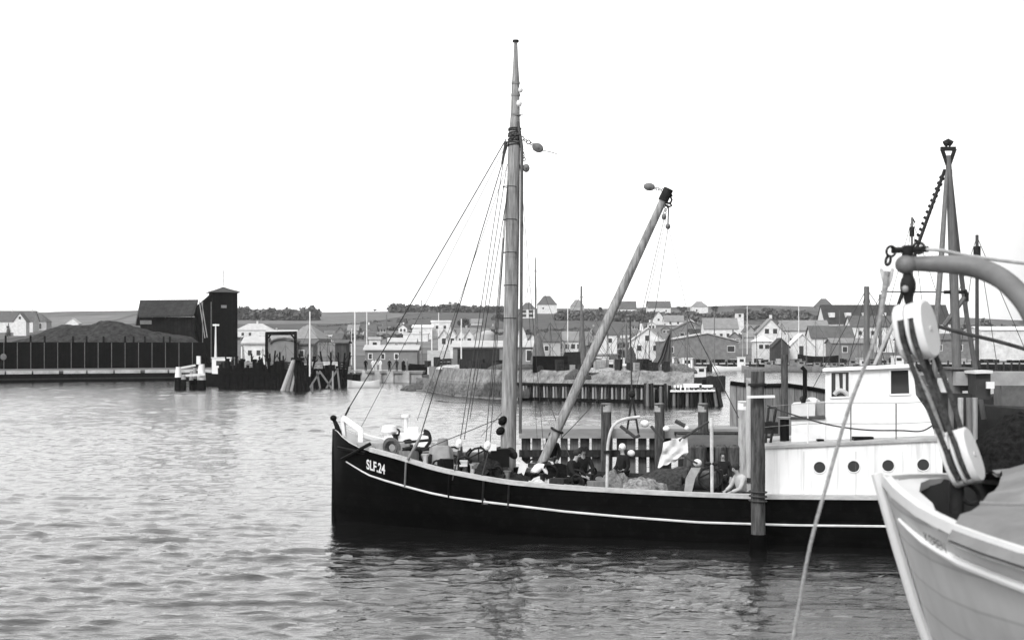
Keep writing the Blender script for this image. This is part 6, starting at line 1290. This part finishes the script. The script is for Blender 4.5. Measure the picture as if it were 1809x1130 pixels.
# pulley blocks
def pulley(name, c, hpx, wpx, th, tilt, yaw, label):
    t = thing(name, label, 'pulley block', c); S_ = YD / F; h = hpx * S_ / 2; w = wpx * S_ / 2
    m = Matrix.Translation(c) @ Matrix.Rotation(tilt, 4, 'Y') @ Matrix.Rotation(yaw, 4, 'Z')    # local x = axle, z = long axis
    def plate(x0, x1, k=1., bulge=.0):
        n = 20; vs = []; 
        for x, kk in ((x0, k * .93 if x0 < 0 else k), (x0 + (x1 - x0) * .3, k), (x0 + (x1 - x0) * .7, k), (x1, k * .93 if x1 > 0 else k)):
            for i in range(n):
                a = 2 * math.pi * i / n; sx = abs(math.cos(a)) ** .75 * (1 if math.cos(a) > 0 else -1); sz = abs(math.sin(a)) ** .85 * (1 if math.sin(a) > 0 else -1)
                vs.append(m @ V((x, w * kk * sx, h * kk * sz)))
        return MB().add(vs, [tuple(range(n - 1, -1, -1)), tuple(range(3 * n, 4 * n))] + [(r * n + i, r * n + (i + 1) % n, (r + 1) * n + (i + 1) % n, (r + 1) * n + i) for r in range(3) for i in range(n)])
    cm = M(.66, .5, .06, 8., bump=.05); g = th / 5
    plate(-th / 2, -th / 2 + g).build('cheek', cm, t, True); plate(-g * .42, g * .42, .98).build('partition', cm, t, True)
    ck = plate(th / 2 - g, th / 2 + g * .3).build('cheek', cm, t, True)
    MB().tube([m @ V((th / 2, 0, 0)), m @ V((th / 2 + g * .5, 0, 0))], .009, 10).build('axle_pin', M(.5, .5, .2, 8.), ck, True)
    for x in (-th / 2 + g * 1.45, th / 2 - g * 1.5):
        MB().tube([m @ V((x - g * .35, 0, 0)), m @ V((x, 0, 0)), m @ V((x + g * .35, 0, 0))], [w * .8, w * .7, w * .8], 18).build('sheave', M(.06, .5, .3, 8.), t, True)
        for sg, lim in ((1, .5), (-1, .72)):       # solid shell above and below the slot
            out = []
            for i in range(-8, 9):
                zz = lim + (1 - lim) * math.cos(i / 8 * math.pi / 2) ** .8 * .97; yy = abs(1 - min(1, zz / .98) ** (2 / .85)) ** .375 * (1 if i > 0 else -1); out.append((yy * .95 if i else 0., zz))
            MB().slab([m @ V((x - g * .62, w * a_, sg * h * b_)) for a_, b_ in out], (m.to_3x3() @ V((g * 1.24, 0, 0)))).build('spacer', cm, t)
    return t, m, g
cU = P(1617, 585, YD); cLo = P(1697, 808, YD - .05); TL = .32
tU, mU, gU = pulley('pulley_block', cU, 104, 80, .1, -.22, R(-36), 'upper white double pulley block hanging under the davit ball')
tL, mL, gL = pulley('pulley_block', cLo, 100, 66, .09, -.36, R(-33), 'lower white double pulley block hooked to the lifeboat bow')
rf_ = thing('tackle_rope', 'dark tarred tackle ropes stretched between the two white pulley blocks', 'rope', (cU + cLo) / 2)
RM = M(.07, .9, .6, 60., bump=.8)
for i, (xu, xl) in enumerate(((-.02, -.02), (.019, .018))):
    for sg in (-1, 1):
        pp = [mU @ V((xu, sg * .05, .06)), mU @ V((xu, sg * .078, .01)), mU @ V((xu, sg * .072, -.05)), mL @ V((xl, sg * .06, .07)), mL @ V((xl, sg * .066, .0)), mL @ V((xl, sg * .05, -.06))]
        MB().tube(crv(pp[:3] + [pp[2].lerp(pp[3], .5) + V((0.004 * sg, 0, 0))] + pp[3:], 8), .0095, 8).build('rope_part', RM, rf_, True)
MB().tube(crv([mU @ V((-.03, -.07, -.05)), P(1640, 700, YD - .06), P(1672, 790, YD - .06), P(1685, 840, YD - .06)], 8), .008, 8).build('rope_part', M(.4, .9, .3, 50., bump=.6), rf_, True)
hk = thing('tackle_hook', 'dark iron hook and link under the lower pulley block inside the lifeboat bow', 'hook', P(1705, 880, YD))
MB().tube([P(1690, 848, YD - .05), P(1700, 851, YD - .05), P(1722, 846, YD - .05)], .008, 8).ring(P(1712, 872, YD - .03), .028, .008, (0, 1, 0), 16, 6, 1.4).build('link', IRON, hk, True)
MB().tube([P(1690, 852, YD - .02), P(1690, 905, YD - .02)], .025, 10).build('lifting_post', IRON, hk, True)

# ------------------------------------------------------------------ thin sea haze
hz_ = MB().box((300, 640, 60), (3400, 1700, 130)).build('haze', M(.5), None); hz_['kind'] = 'stuff'; hz_['label'] = 'thin pale haze over the harbour and hills'; hz_['category'] = 'haze'
hm_ = bpy.data.materials.new('haze'); hm_.use_nodes = True; n_ = hm_.node_tree.nodes; n_.clear()
vo_ = n_.new('ShaderNodeVolumePrincipled'); vo_.inputs['Density'].default_value = .0001; vo_.inputs['Color'].default_value = (.9, .9, .9, 1)
ou_ = n_.new('ShaderNodeOutputMaterial'); hm_.node_tree.links.new(vo_.outputs[0], ou_.inputs['Volume'])
hz_.data.materials.clear(); hz_.data.materials.append(hm_)
